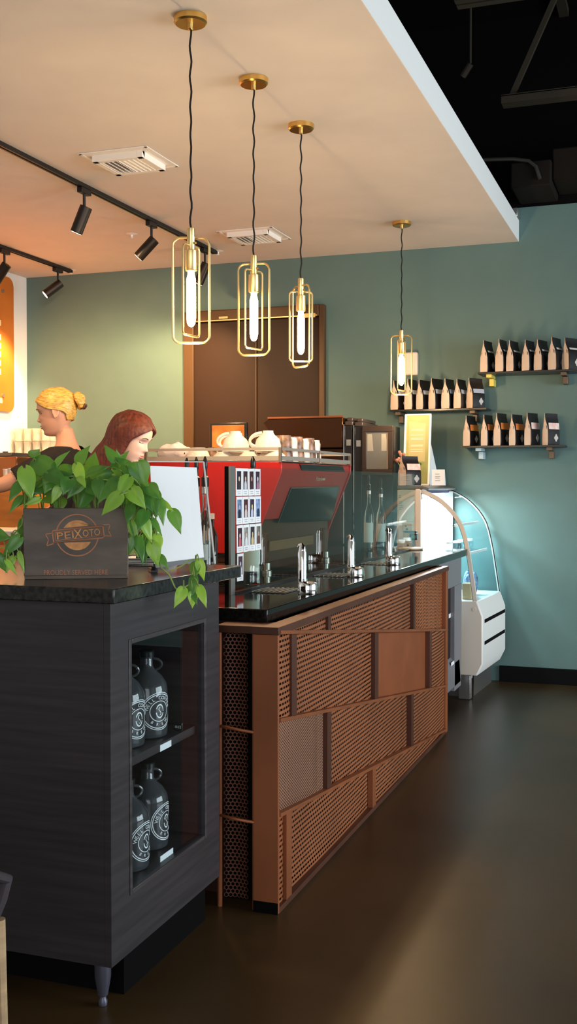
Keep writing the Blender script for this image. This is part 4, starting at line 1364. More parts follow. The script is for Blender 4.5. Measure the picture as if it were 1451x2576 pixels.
def make_bag(band, H_=0.20, W_=0.060, label='tmp', group=None, D_=0.12):
    t = thing('coffee_bag', (0, 0, 0), label, 'coffee bag', group)
    poly = bag_mesh(W_, H_)
    # body, slightly wider (along Y) at the top seam
    mb = MB()
    n = len(poly)
    ys = (-D_ / 2, -D_ / 6, D_ / 6, D_ / 2)
    vs = []
    for y in ys:
        for (x, z) in poly:
            f = 1 + 0.06 * math.sin(z / H_ * PI) * (1 if abs(y) < D_ / 3 else 0)
            vs.append((x * f, y * (1.0 + 0.10 * (z / H_ > 0.7)), z))
    fs = [tuple(range(n - 1, -1, -1)), tuple(3 * n + i for i in range(n))]
    for k in range(3):
        for i in range(n):
            j = (i + 1) % n
            fs.append((k * n + i, k * n + j, (k + 1) * n + j, (k + 1) * n + i))
    mb.add(vs, fs)
    part('bag_body', mb, M['bag'], t, bev=0.002)
    # pale gusset on the side that faces the room
    gus = MB()
    ins = 0.90
    gp_ = [(x * ins, z) for x, z in poly]
    c = len(gp_)
    vs = [(x, -D_ / 2 - 0.0025 - (0.10 * D_ / 2 if z / H_ > 0.7 else 0), z) for x, z in gp_]
    mid = (0, -D_ / 2 + 0.0 - 0.008, H_ * 0.38)
    vs.append(mid)
    gus.add(vs, [(i, (i + 1) % c, c) for i in range(c)])
    part('gusset', gus, M['kraft'], t)
    if band:
        zb0, zb1, mt = band
        xo = W_ * 0.5 * 0.98
        mb2 = MB()
        mb2.add([(xo * 0.98 + 0.0015, -D_ * 0.46, zb0 * H_), (xo * 0.98 + 0.0015, D_ * 0.46, zb0 * H_), (xo * 0.80 + 0.0015, D_ * 0.46, zb1 * H_), (xo * 0.80 + 0.0015, -D_ * 0.46, zb1 * H_)], [(0, 1, 2, 3)])
        part('label_band', mb2, mt, t)
    em_ = MB()
    pts = []
    for k in range(20):
        a = 2 * PI * k / 20
        rr = 0.021 * (1 + 0.18 * math.cos(4 * a))
        pts.append((W_ * 0.5 * 1.04 + 0.001, rr * math.cos(a) * 0.9 + 0.02, 0.23 * H_ + rr * math.sin(a)))
    em_.add(pts, [tuple(range(20))])
    part('emblem', em_, M['emblem'], t)
    return t


def shelf(u0, u1, vL, vR, y0, label):
    a = onY(u0, vL, y0)
    b = onY(u1, vR, y0)
    z = (a.z + b.z) / 2
    t = thing('bag_shelf', ((a.x + b.x) / 2, YW - 0.001, z), label, 'shelf', 'black wall shelves of coffee bags')
    part('board', MB().box(a.x - 0.004, b.x + 0.004, y0 - 0.005, YW - 0.001, z - 0.012, z), M['blackp'], t, bev=0.001)
    return t, a.x, b.x, z


SH = [
    (1203, 1452, 935, 930, [1218, 1256, 1284, 1324, 1356, 1391, 1425], None, 'highest', (0.66, 0.70, 'tag'), [(1232, 950, 'y'), (1419, 948, 'b')]),
    (982, 1222, 1031, 1026, [994, 1027, 1058, 1090, 1121, 1151, 1183], 'grey', 'middle', None, [(1003, 1045, 'b'), (1190, 1040, 'b')]),
    (1163, 1418, 1122, 1119, [1176, 1219, 1253, 1292, 1331, 1374], 'orange', 'lowest', None, [(1205, 1136, 'w'), (1383, 1134, 'b')]),
]
ORD = ['first', 'second', 'third', 'fourth', 'fifth', 'sixth', 'last']
YB = 7.25
for (u0, u1, vL, vR, us, bnd, nm, _, brk) in SH:
    t, xa, xb, z = shelf(u0, u1, vL, vR, YB - 0.045, {'highest': 'upper right black wall shelf, cut by the frame edge', 'middle': 'left black wall shelf behind the farthest pendant', 'lowest': 'lower right black wall shelf'}[nm] + ' with coffee bags')
    for (u, v, c) in brk:
        q = onY(u, v, YB)
        mt = {'y': mat('yellow_painted_bracket', (0.75, 0.6, 0.12), 0.5), 'b': mat('bronze_bracket', (0.12, 0.08, 0.05), 0.4, 0.3), 'w': mat('pale_bracket', (0.5, 0.6, 0.64), 0.4)}[c]
        bm_ = MB().box(q.x - 0.022, q.x + 0.014, YB - 0.02, YW - 0.001, z - 0.034, z - 0.0125).box(q.x - 0.012, q.x + 0.018, YW - 0.10, YW - 0.001, z - 0.085, z - 0.038)
        part('bracket', bm_, mt, t, bev=0.002, label={'y': 'yellow bracket', 'b': 'brown bracket', 'w': 'pale bracket'}[c])
    grp = 'coffee bags on the %s wall shelf' % nm
    bands = {None: (0.62, 0.68, M['emblem']), 'grey': (0.50, 0.64, M['greyband']), 'orange': (0.50, 0.70, M['orange'])}
    base = None
    pink = None
    for k, u in enumerate(us):
        v = vL + (vR - vL) * (u - u0) / (u1 - u0)
        x = onY(u, v, YB - 0.06).x
        last = k == len(us) - 1
        lab = {None: 'black coffee bag with a cream gusset, %s from the left on the highest shelf',
               'grey': 'black coffee bag with a pale band, %s from the left on the middle shelf',
               'orange': 'black coffee bag with an orange band, %s from the left on the lowest shelf'}[bnd] % ('last' if last else ORD[k])
        if bnd == 'orange' and k >= 4:
            lab = 'black coffee bag with a pink label band, %s on the lowest shelf' % ('rightmost' if last else 'next to rightmost')
            if pink is None:
                pink = make_bag((0.50, 0.70, M['pinkband']), group=grp)
                c = pink
            else:
                c = again(pink, (0, 0, 0))
        elif base is None:
            base = make_bag(bands[bnd], group=grp)
            c = base
        else:
            c = again(base, (0, 0, 0))
        c['label'] = lab
        c.location = (x + 0.012, YB - 0.0, z + 0.0003)
        rz = random.uniform(-0.40, -0.22)
        if last:
            rz = -0.62
            c.location = (x + 0.022, YB + 0.01, z + 0.0003)
        s_ = random.uniform(0.97, 1.04)
        c.rotation_euler = (0, 0, rz)
        c.scale = (random.uniform(0.92, 1.06) * (0.9 if bnd == 'orange' else 1), 0.9 if last else 1, s_ * {None: 1.02, 'grey': 1.0, 'orange': 1.03}[bnd])

# bag on the case top
q = onZ(1028, 1219, ZT)
bg = make_bag((0.52, 0.74, M['pinkband']), H_=0.185, W_=0.085)
q = onY(1022, 1219, 6.70)
bg.location = (q.x + 0.01, 6.745, ZT + 0.0003)
bg.rotation_euler = (0, 0, -0.62)
bg['label'] = 'black coffee bag with a pink label standing alone on the pastry case'
del bg['category']
bg['category'] = 'coffee bag'
# dried sprig next to it
q = onY(1010, 1150, 6.78)
sp = MB()
t = thing('dried_flowers', (q.x, 6.86, ZT), 'small spray of pinkish dried flowers behind the coffee bag on the pastry case', 'flowers')
for k in range(7):
    a = random.uniform(-0.04, 0.04)
    b = random.uniform(-0.02, 0.02)
    top = (q.x - 0.02 + a, 6.86 + b, q.z + random.uniform(-0.04, 0.05))
    sp.tube([(q.x + 0.01, 6.86, ZT + 0.03), ((q.x + top[0]) / 2 + 0.008, 6.86, (ZT + top[2]) / 2 + 0.02), top], 0.0016, 5)
    part('bloom', MB().ell(top, 0.012, 0.012, 0.014, 8, 6), mat('dried_pink', (0.45, 0.2, 0.14), 0.8, var=0.3, vscale=(60, 60, 60)), t)
part('stems', sp, M['stem'], t)
part('vase', MB().lathe([(0.018, ZT), (0.022, ZT + 0.02), (0.014, ZT + 0.045), (0.012, ZT + 0.05)], (q.x + 0.01, 6.86, 0), 16), M['porcelain'], t)
# white dispenser box on the wall behind the farthest pendant
d0, d1 = onY(1015, 886, YW - 0.06), onY(1049, 943, YW - 0.06)
t = thing('cream_box', ((d0.x + d1.x) / 2, YW - 0.001, d1.z), 'pale cream rounded box fixed to the green wall behind the farthest pendant', 'wall box')
part('cover', MB().box(d0.x, d1.x, YW - 0.06, YW - 0.006, d1.z, d0.z), M['cream'], t, bev=0.012)
part('back_plate', MB().box(d0.x + 0.005, d1.x - 0.005, YW - 0.006, YW - 0.001, d1.z + 0.005, d0.z - 0.005), M['white'], t)

# ================================================================== ESPRESSO MACHINE
MX, MY0, MY1, MXB = -1.62, 4.425, 5.49, -2.27
em_t = thing('espresso_machine', (-1.95, 4.95, 0.9387), 'large red espresso machine with a cup rail standing on the bar behind the glass', 'espresso machine')
part('base_frame', MB().box(MXB + 0.03, MX - 0.11, MY0 + 0.03, MY1 - 0.03, 0.985, 1.19), mat('brown_reflection_base', (0.085, 0.028, 0.011), 0.4, 0.1), em_t, bev=0.005)  # brown colour stands in for the room reflected in the glass screen
part('reflection_band', MB().box(MX - 0.109, MX - 0.102, MY0 + 0.14, MY1 - 0.30, 1.035, 1.08), mat('tan_reflection', (0.20, 0.10, 0.04), 0.4), em_t)  # added band, paints a tan reflection in the glass screen
for x in (MXB + 0.08, MX - 0.10):
    for y in (MY0 + 0.10, MY1 - 0.10):
        part('foot', MB().lathe([(0.022, 0.9387), (0.022, 0.95), (0.015, 0.955), (0.015, 0.985)], (x, y, 0), 16), M['steel'], em_t)
part('body', MB().prism([(MXB, 1.18), (MX - 0.085, 1.18), (MX, 1.40), (MX, 1.432), (MXB, 1.432)], lambda p, y: Vector((p[0], y, p[1])), MY0 + 0.012, MY1 - 0.012), M['red_dk'], em_t, bev=0.004)
for y in (MY0, MY1 - 0.010):
    pr = [(MXB, 1.03), (MX - 0.12, 1.03), (MX - 0.115, 1.09), (MX + 0.006, 1.39), (MX + 0.006, 1.436), (MXB, 1.436)]
    part('side_panel', MB().prism(pr, lambda p, yy: Vector((p[0], yy, p[1])), y, y + 0.010), M['red'], em_t, bev=0.003)


def mf_(y, z, d):
    """rear face of the machine towards the room (leans back downwards)"""
    t_ = max(0.0, (1.40 - z) / 0.22)
    return Vector((MX - 0.085 * t_ + d, y, z))


wp = [(MY0 + 0.05, 1.155), (MY1 - 0.24, 1.155), (MY1 - 0.12, 1.345), (MY0 + 0.26, 1.345)]
sp_ = [(onX(u, v, MX - d_).y, onX(u, v, MX - d_).z) for u, v, d_ in ((703, 1315, 0.08), (839, 1310, 0.08), (858, 1224, 0.015), (738, 1228, 0.015))]
sp_[0] = (max(sp_[0][0], MY0 + 0.03), sp_[0][1])
part('smoked_panel', MB().prism(sp_, lambda p, d: mf_(p[0], p[1], d), 0.001, 0.006), M['smoke'], em_t)
tr = MB()
strip(tr, lambda y, z: mf_(y, z, 0.0065), [sp_[0], sp_[3], sp_[2], sp_[1]], 0.006, closed=False)
part('panel_trim', tr, M['greytrim'], em_t)
part('top_window', MB().prism([(MY0 + 0.28, 1.400), (MY1 - 0.10, 1.400), (MY1 - 0.14, 1.428), (MY0 + 0.25, 1.428)], lambda p, d: Vector((MX + d, p[0], p[1])), 0.0005, 0.004), M['smoke'], em_t)
q = onX(808, 1205, MX)
part('badge', text_mb('Victoria', 0.028, lambda x, y, d: mf_(q.y + x, q.z + y, 0.003 + d), w=0.10).join(MB().prism([(q.y + 0.055, q.z - 0.006), (q.y + 0.10, q.z - 0.006), (q.y + 0.10, q.z + 0.004), (q.y + 0.055, q.z + 0.004)], lambda p, d: mf_(p[0], p[1], d), 0.001, 0.003)), mat('badge_silver', (0.75, 0.68, 0.5), 0.3, 0.5), em_t)
# cup rail
RZ0, RZ1 = 1.452, 1.492
rl = []
for z in (RZ0, RZ1):
    hh_ = 0.018 if z == RZ0 else 0.012
    for a, b in (((MX, MY0), (MX, MY1)), ((MX, MY1), (MXB, MY1)), ((MXB, MY1), (MXB, MY0)), ((MXB, MY0), (MX, MY0))):
        part('rail_bar', MB().bar((a[0], a[1], z), (b[0], b[1], z), 0.008, hh_), M['railmetal'], em_t)
for (x, y) in ((MX, MY0), (MX, MY1), (MXB, MY0), (MXB, MY1), (MX, (MY0 + MY1) / 2), (MXB, (MY0 + MY1) / 2)):
    part('rail_post', MB().box(x - 0.006, x + 0.006, y - 0.006, y + 0.006, 1.433, RZ1 + 0.005), M['greytrim'], em_t)
part('cup_tray', MB().box(MXB + 0.01, MX - 0.01, MY0 + 0.01, MY1 - 0.01, 1.4365, 1.4405), M['steel'], em_t)
for k in range(3):
    y = MY0 + 0.25 + k * 0.28
    part('group_head', MB().lathe([(0.035, 1.12), (0.04, 1.14), (0.04, 1.20)], (MXB - 0.06, y, 0), 20), M['chrome'], em_t)
    part('portafilter', MB().tube([(MXB - 0.09, y, 1.11), (MXB - 0.13, y, 1.10), (MXB - 0.24, y, 1.09)], [0.010, 0.012, 0.016], 12), M['blackp'], em_t)
part('drip_tray', MB().box(MXB - 0.14, MXB + 0.03, MY0 + 0.05, MY1 - 0.05, 0.985, 1.01), M['steel'], em_t)


# cups -------------------------------------------------------------
def cup_prof(r0, r1, h, z=0):
    """upside-down cup: wide rim down"""
    out = [(r1, z), (r1 * 1.0, z + 0.004), (r1 * 0.97, z + h * 0.3), (r1 * 0.86, z + h * 0.6), (r0 * 1.12, z + h * 0.84), (r0, z + h * 0.93), (r0, z + h)]
    return out + [(r0 * 0.8, z + h), (r0 * 0.75, z + h * 0.97), (0, z + h * 0.97)]


def make_cup(name, r0, r1, h, m1, handle=True, label='', cat='cup', group=None, ha=PI):
    t = thing(name, (0, 0, 0), label, cat, group)
    part('bowl', MB().lathe(cup_prof(r0, r1, h), (0, 0, 0), 36), m1, t)
    if handle:
        pts = []
        for k in range(11):
            a = -0.15 + PI * 1.05 * k / 10
            rr = r1 * (0.92 - 0.04 * k) - 0.004 + 0.042 * math.sin(a)
            zz = h * 0.25 + h * 0.34 * (1 - math.cos(a)) * 0.95
            pts.append((rr * math.cos(ha), rr * math.sin(ha), zz))
        part('handle', MB().tube(pts, [0.0075, 0.007, 0.0065, 0.006, 0.006, 0.006, 0.006, 0.0065, 0.007, 0.0075, 0.008], 10), m1, t)
    return t


ZR = 1.4410
GC = 'cups turned over on the espresso machine'
# two layers of big mugs: lower ones partly behind the rail
c1 = make_cup('shallow_cup', 0.030, 0.053, 0.042, M['porcelain'], False, '', 'cup', GC, math.radians(200))


def place_cup(c, u, y, z, lab, first=False, rot=0, dx=0):
    q = onY(u, 1100, y)
    if first:
        c.location = (q.x + dx, y, z)
        c.rotation_euler = (0, 0, rot)
        c['label'] = lab
        return c
    return again(c, (q.x + dx, y, z), rot, lab)


place_cup(c1, 562, 4.52, ZR, 'white shallow cup standing behind the left part of the cup rail, in the lower layer', True)
place_cup(c1, 627, 4.52, ZR, 'white shallow cup standing behind the middle of the cup rail, in the lower layer')
place_cup(c1, 691, 4.52, ZR, 'white shallow cup standing behind the right end of the cup rail, in the lower layer')
up = make_cup('coffee_mug', 0.024, 0.060, 0.092, M['porcelain'], True, '', 'mug', GC, math.radians(200))
place_cup(up, 592, 4.53, ZR + 0.0425, 'large white upturned mug on the upper layer, left of the two big ones', True)
place_cup(up, 674, 4.53, ZR + 0.0425, 'large white upturned mug on the upper layer, right of the two big ones')
place_cup(up, 596, 4.70, ZR + 0.0425, 'white upturned mug in the second row behind the left big mug')
place_cup(c1, 596, 4.70, ZR, 'white shallow cup under the second-row mug, behind the left big mug')
place_cup(up, 672, 4.70, ZR + 0.0425, 'white upturned mug in the second row behind the right big mug')
place_cup(c1, 672, 4.70, ZR, 'white shallow cup under the second-row mug, behind the right big mug')
dk_ = make_cup('dark_cup', 0.030, 0.048, 0.075, M['spot_black'], False, '', 'cup', GC)
place_cup(dk_, 540, 4.86, ZR + 0.0, 'dark spotted cup standing behind the left white bowl', True)
sm = make_cup('espresso_cup', 0.034, 0.055, 0.05, M['porcelain'], False, '', 'cup', GC)
place_cup(sm, 498, 4.52, ZR + 0.012, 'white wide bowl turned over on a saucer at the left end of the rail', True)
sc = single('saucer', MB().lathe([(0.03, 0), (0.05, 0.004), (0.078, 0.011), (0.08, 0.010), (0.05, 0.001), (0.03, -0.0)], (0, 0, 0), 32), M['porcelain'], (0, 0, 0), 'white saucer under the upturned bowl at the left end of the cup rail', 'saucer')
q = onY(493, 1100, 4.52)
sc.location = (q.x, 4.52, ZR)
cols = [('spot', 4.62), ('white', 4.70), ('spot', 4.785), ('white', 4.87), ('spot', 4.955), ('white', 5.04)]
tw = make_cup('tumbler', 0.033, 0.0415, 0.117, M['spot_black'], False, '', 'cup', GC)
tw2 = make_cup('tumbler', 0.033, 0.0415, 0.110, M['porcelain'], False, '', 'cup', GC)
f1 = f2 = True
nmz = {'spot': ['first', 'second', 'third'], 'white': ['first', 'second', 'third']}
cnt = {'spot': 0, 'white': 0}
for kind, y in cols:
    src = tw if kind == 'spot' else tw2
    loc = (MX - 0.055, y, ZR)
    lab = ('black tumbler with pale spots, ' if kind == 'spot' else 'plain white tumbler, ') + nmz[kind][cnt[kind]] + ' of its kind along the rail from the big mugs'
    if cnt[kind] == 0:
        src.location = loc
        src['label'] = lab
    else:
        again(src, loc, 0.7 * cnt[kind], lab)
    cnt[kind] += 1
# cloth at the left end of the machine
q = onY(432, 1142, 4.40)
q = Vector((q.x - 0.055, 4.54, ZR))
mb = MB()
mb.ell((0, 0, 0.036), 0.085, 0.048, 0.038, 24, 12)
for i, p in enumerate(mb.v):
    p.z += 0.006 * math.sin(p.x * 90) + (0.004 * math.sin(p.y * 120)) - 0.18 * abs(p.x) * 0.3 + 0.006
mz = min(p.z for p in mb.v)
for p in mb.v:
    p.z -= mz
t = thing('bar_towel', tuple(q), 'crumpled white bar towel with navy stripes on the machine beside the red-haired barista', 'towel')
tb = MB()
tb.add([p + q for p in mb.v], mb.f)
part('cloth', tb, M['towel'], t)
st_ = MB()
for k, xx in enumerate((0.045, 0.062)):
    P0 = []
    for yy in [-0.040 + 0.08 * j / 10 for j in range(11)]:
        rr = 1 - (xx / 0.085) ** 2 - (yy / 0.045) ** 2
        P0.append((q.x + xx, q.y + yy * 0.75, q.z + 0.034 + 0.030 * math.sqrt(max(0.02, rr))))
    st_.tube(P0, 0.006, 6)
part('navy_stripe', st_, M['navy'], t)
# small framed plant card among the cups
q = onY(772, 1112, 5.28)
t = thing('air_plant', (q.x, 5.28, ZR), 'small green plant in a black geometric holder with a gold edge on the machine', 'potted plant')
part('holder', MB().prism([(-0.035, 0.0), (0.035, 0.0), (0.050, 0.07), (0.025, 0.125), (-0.045, 0.10)], lambda p, d: Vector((q.x + p[0], 5.28 + d, ZR + p[1])), 0.02, 0.035), M['blackp'], t)
part('tray', MB().box(q.x - 0.035, q.x + 0.035, 5.25, 5.30, ZR, ZR + 0.012), M['blackp'], t)
ge = MB()
ge.tube([(q.x - 0.045, 5.275, ZR + 0.062), (q.x + 0.048, 5.275, ZR + 0.03), (q.x + 0.028, 5.275, ZR + 0.125)], 0.003, 6)
part('gold_edge', ge, M['brass_lt'], t)
lf = MB()
for k in range(26):
    a = random.uniform(0, PI)
    L_ = random.uniform(0.02, 0.05)
    lf.tube([(q.x - 0.005, 5.262, ZR + 0.055), (q.x - 0.005 + L_ * 0.6 * math.cos(a), 5.262 + random.uniform(-0.012, 0.01), ZR + 0.06 + L_ * 0.5 * math.sin(a)), (q.x - 0.005 + L_ * math.cos(a), 5.262, ZR + 0.06 + L_ * 0.6 * math.sin(a) - 0.006)], [0.003, 0.004, 0.001], 5)
part('leaves', lf, M['leaf'], t)

# ================================================================== BACK COUNTER ITEMS
# dark bronze appliance, two narrow towers and a framed appliance along the green wall
back = thing('back_counter', (-2.7, 7.0, 0), 'dark back counter along the green wall behind the espresso machine', 'counter')
part('body', MB().box(-3.45, -1.98, 6.74, YW - 0.005, 0.0, 0.88), M['copper_dk'], back)
part('top', MB().box(-3.47, -1.97, 6.72, YW - 0.004, 0.881, 0.915), M['granite'], back, bev=0.003)
xa = onY(668, 1060, 6.80).x
xb = onY(862, 1060, 6.80).x
zt = onY(760, 1052, 6.80).z
t = thing('bronze_appliance', ((xa + xb) / 2, 7.0, 0.9155), 'wide dark bronze steel appliance with a slanted shiny hood behind the espresso machine', 'appliance')
part('cabinet_body', MB().box(xa + 0.06, xb, 6.90, 7.34, 0.9155, zt - 0.20), M['bronze_box'], t, bev=0.004)
part('hood', MB().prism([(xa - 0.02, zt - 0.03), (xa + 0.02, zt), (xb, zt), (xb, zt - 0.199), (xa + 0.14, zt - 0.199), (xa + 0.02, zt - 0.075)], lambda p, y: Vector((p[0], y, p[1])), 6.80, 7.34), M['bronze_box'], t, bev=0.006)
part('top_edge', MB().box(xa + 0.015, xb + 0.003, 6.795, 6.81, zt + 0.001, zt + 0.012), M['copper'], t)
for k, (u0, u1) in enumerate(((864, 886), (889, 911))):
    x0, x1 = onY(u0, 1100, 6.55 if False else 6.80).x, onY(u1, 1100, 6.80).x
    zz = onY(u0, 1048 + 2 * k, 6.80).z
    t = thing('brewer_tower', ((x0 + x1) / 2, 6.9, 0.9155 if x1 < -1.98 else 0.9155), 'narrow black brewer tower with a chrome edge, ' + ('left' if k == 0 else 'right') + ' of the pair by the bronze appliance', 'brewer', 'black brewer towers')
    part('column', MB().box(x0 + 0.006, x1, 6.80, 7.30, 0.9155, zz - 0.06), M['blackp'], t, bev=0.004)
    part('chrome_edge', MB().box(x0, x0 + 0.006, 6.795, 6.803, 0.9155, zz - 0.05), M['chrome'], t)
    part('hopper', MB().box(x0 + 0.004, x1, 6.81, 7.20, zz - 0.059, zz - 0.03).box(x0 + 0.012, x1 - 0.006, 6.83, 7.16, zz - 0.0295, zz - 0.005), mat('smoked_hopper', (0.06, 0.045, 0.04), 0.2), t, bev=0.006)
    part('gauge', MB().box(x0 + 0.02, x1 - 0.01, 6.796, 6.80, zz - 0.19, zz - 0.15), M['steel'], t)
x0, x1 = onY(912, 1100, 6.80).x, onY(989, 1100, 6.80).x
zz = onY(912, 1069, 6.80).z
zlo = onY(912, 1180, 6.80).z
# stand of the right-hand appliances (the back counter continues)
back2 = thing('side_counter', ((x0 + x1) / 2, 7.0, 0), 'short dark counter run carrying the framed glass-door appliance', 'counter')
part('body', MB().box(-1.965, -1.69, 6.74, YW - 0.005, 0.0, 0.905), M['copper_dk'], back2)
t = thing('glass_door_oven', ((x0 + x1) / 2, 6.87, 0.9055), 'dark-framed appliance with a grey glass door and painted reflections of pale bags', 'oven')
part('case', MB().box(x0, x1, 6.80, 6.98, 0.9055, zz - 0.01), M['blackp'], t, bev=0.003)
W2 = x1 - x0


def ovf(x, z, d):
    return Vector((x0 + x * W2, 6.799 - d, z))


fr = MB()
for a in ((0, 1, zz - 0.045, zz - 0.008), (0, 1, zlo - 0.04, zlo), (0, 0.13, zlo, zz - 0.045), (0.85, 1, zlo, zz - 0.045)):
    fr.prism([(a[0], a[2]), (a[1], a[2]), (a[1], a[3]), (a[0], a[3])], lambda p, d: ovf(p[0], p[1], d), 0, 0.012)
part('door_frame', fr, mat('dark_brown_frame', (0.035, 0.022, 0.016), 0.35), t, bev=0.002)
part('door_glass', MB().prism([(0.13, zlo), (0.85, zlo), (0.85, zz - 0.045), (0.13, zz - 0.045)], lambda p, d: ovf(p[0], p[1], d), 0, 0.003), mat('grey_door_glass', (0.16, 0.16, 0.15), 0.08), t)
rf = MB()
for a, b in ((0.16, 0.36), (0.62, 0.82)):
    rf.prism([(a, zz - 0.17), (b, zz - 0.17), (b - 0.05, zz - 0.06), (a, zz - 0.06)], lambda p, d: ovf(p[0], p[1], d), 0.0031, 0.0034)
part('painted_reflection', rf, mat('pale_grey_reflection', (0.35, 0.33, 0.28), 0.5), t)  # reflections of pale bags, painted as shapes on the door glass
part('door_strip', MB().prism([(0.79, zlo), (0.85, zlo), (0.85, zz - 0.05), (0.79, zz - 0.05)], lambda p, d: ovf(p[0], p[1], d), 0.0031, 0.0036), M['greytrim'], t)
# screen behind the mugs
u0, u1 = 526, 622
x0, x1 = onY(u0, 1063, 6.9).x, onY(u1, 1063, 6.9).x
ztp = onY(570, 1063, 6.9).z
t = thing('order_screen', ((x0 + x1) / 2, 6.9, 0.9155), 'black-framed tablet screen with an orange picture standing behind the mugs', 'screen')
part('frame', MB().box(x0, x1, 6.90, 6.92, ztp - 0.20, ztp), M['blackp'], t, bev=0.008)
part('screen', MB().box(x0 + 0.022, x1 - 0.022, 6.8985, 6.90, ztp - 0.185, ztp - 0.018), mat('orange_screen', (0.40, 0.15, 0.03), 0.25, col2=(0.25, 0.07, 0.01), vscale=(9, 9, 9), emit=(0.5, 0.18, 0.03), estr=0.25), t)
part('stand', MB().box((x0 + x1) / 2 - 0.02, (x0 + x1) / 2 + 0.02, 6.92, 6.94, 0.93, ztp - 0.05).box((x0 + x1) / 2 - 0.09, (x0 + x1) / 2 + 0.09, 6.88, 7.02, 0.9155, 0.93), M['blackp'], t)


# ================================================================== SYRUP BOTTLES behind the glass
def make_bottle(lab, cat='bottle', grp='clear syrup bottles with black pourers'):
    t = thing('syrup_bottle', (0, 0, 0), lab, cat, grp)
    part('glass', MB().lathe([(0.034, 0), (0.037, 0.004), (0.037, 0.19), (0.033, 0.22), (0.016, 0.27), (0.0135, 0.285), (0.0135, 0.345), (0.0155, 0.347), (0.0155, 0.36)], (0, 0, 0), 28), M['clear_bottle'], t)
    part('syrup', MB().lathe([(0.0, 0.005), (0.0335, 0.006), (0.0335, 0.12), (0.0, 0.121)], (0, 0, 0), 20), M['dark_liquid'], t)
    part('label', MB().prism([(0.0378 * math.cos(a * PI / 16), 0.0378 * math.sin(a * PI / 16)) for a in range(-24, -3)] + [(0.0372 * math.cos(a * PI / 16), 0.0372 * math.sin(a * PI / 16)) for a in range(-4, -25, -1)], lambda p, z: Vector((p[0], p[1], z)), 0.05, 0.165), M['green_lbl'], t)
    part('pourer', MB().lathe([(0.0165, 0.355), (0.0165, 0.385), (0.009, 0.39), (0.008, 0.41), (0.011, 0.418), (0.010, 0.44), (0.003, 0.455)], (0, 0, 0), 16), M['blackp'], t)
    part('neck_sleeve', MB().lathe([(0.0145, 0.33), (0.0162, 0.332), (0.0162, 0.352), (0.0145, 0.354)], (0, 0, 0), 16), M['steel'], t)
    return t


b0 = make_bottle('x')
zb = 0.9388
spots = [(655, 3.98, 'clear syrup bottle with a black pourer behind the snapshots on the glass', 0.3, 1.0),
         (516, 3.60, 'clear syrup bottle with a black pourer, rightmost of the group beside the white sheet', 0.0, 1.1),
         (494, 3.70, 'clear syrup bottle with a black pourer, middle of the group beside the white sheet', 0.2, 1.1),
         (470, 3.60, 'clear syrup bottle with a black pourer, leftmost of the group beside the white sheet', 0.5, 1.09),
         (928, 6.26, 'clear syrup bottle with a black and white pourer near the pastry case end', 0.4, 1.02),
         (958, 6.40, 'clear syrup bottle with a black pourer nearest the pastry case', 0.7, 0.96)]
for k, (u, y, lab, rz, s_) in enumerate(spots):
    q = onY(u, 1250, y)
    # keep clear of the glass
    if k == 0:
        b0.location = (min(q.x, GX - 0.06), y, zb)
        b0['label'] = lab
        b0.rotation_euler = (0, 0, rz)
        b0.scale = (1, 1, 1.12)
    else:
        c = again(b0, (q.x, y, zb), rz, lab)
        c.scale = (0.82, 0.82, s_)
# short labelled bottles in a wire rack, beside the sheet
rk = onY(535, 1400, 3.86)
t = thing('wire_rack', (rk.x - 0.02, 3.86, zb), 'black wire rack holding short labelled bottles beside the white sheet', 'rack')
xa, xb = rk.x - 0.14, rk.x + 0.03
for z in (zb + 0.004, zb + 0.07, zb + 0.125):
    part('wire_hoop', MB().tube([(xa, 3.80, z), (xb, 3.80, z), (xb, 3.93, z), (xa, 3.93, z)], 0.0025, 6, closed=True), M['blackp'], t)
for x, y in ((xa, 3.80), (xb, 3.80), (xb, 3.93), (xa, 3.93)):
    part('wire_post', MB().tube([(x, y, zb), (x, y, zb + 0.155)], 0.003, 6), M['blackp'], t)
for k, (dx, lab) in enumerate(((-0.105, 'left'), (-0.045, 'middle'), (0.0, 'right'))):
    c = (rk.x + dx - 0.005, 3.865, zb)
    t2 = thing('short_bottle', c, 'dark short bottle with a tall pale label in the black wire rack, %s one' % lab, 'bottle', 'short labelled bottles in the wire rack')
    part('glass', MB().lathe([(0.021, zb + 0.001), (0.022, zb + 0.004), (0.022, zb + 0.20), (0.012, zb + 0.225), (0.009, zb + 0.235), (0.009, zb + 0.262), (0.0, zb + 0.263)], (c[0], c[1], 0), 22), M['dark_liquid'], t2)
    part('label', MB().box(c[0] - 0.014, c[0] + 0.014, c[1] - 0.0235, c[1] - 0.0222, zb + 0.085, zb + 0.20), M['labelwhite'], t2)
    part('cap', MB().lathe([(0.0105, zb + 0.2635), (0.0105, zb + 0.285), (0, zb + 0.286)], (c[0], c[1], 0), 14), M['porcelain'], t2)

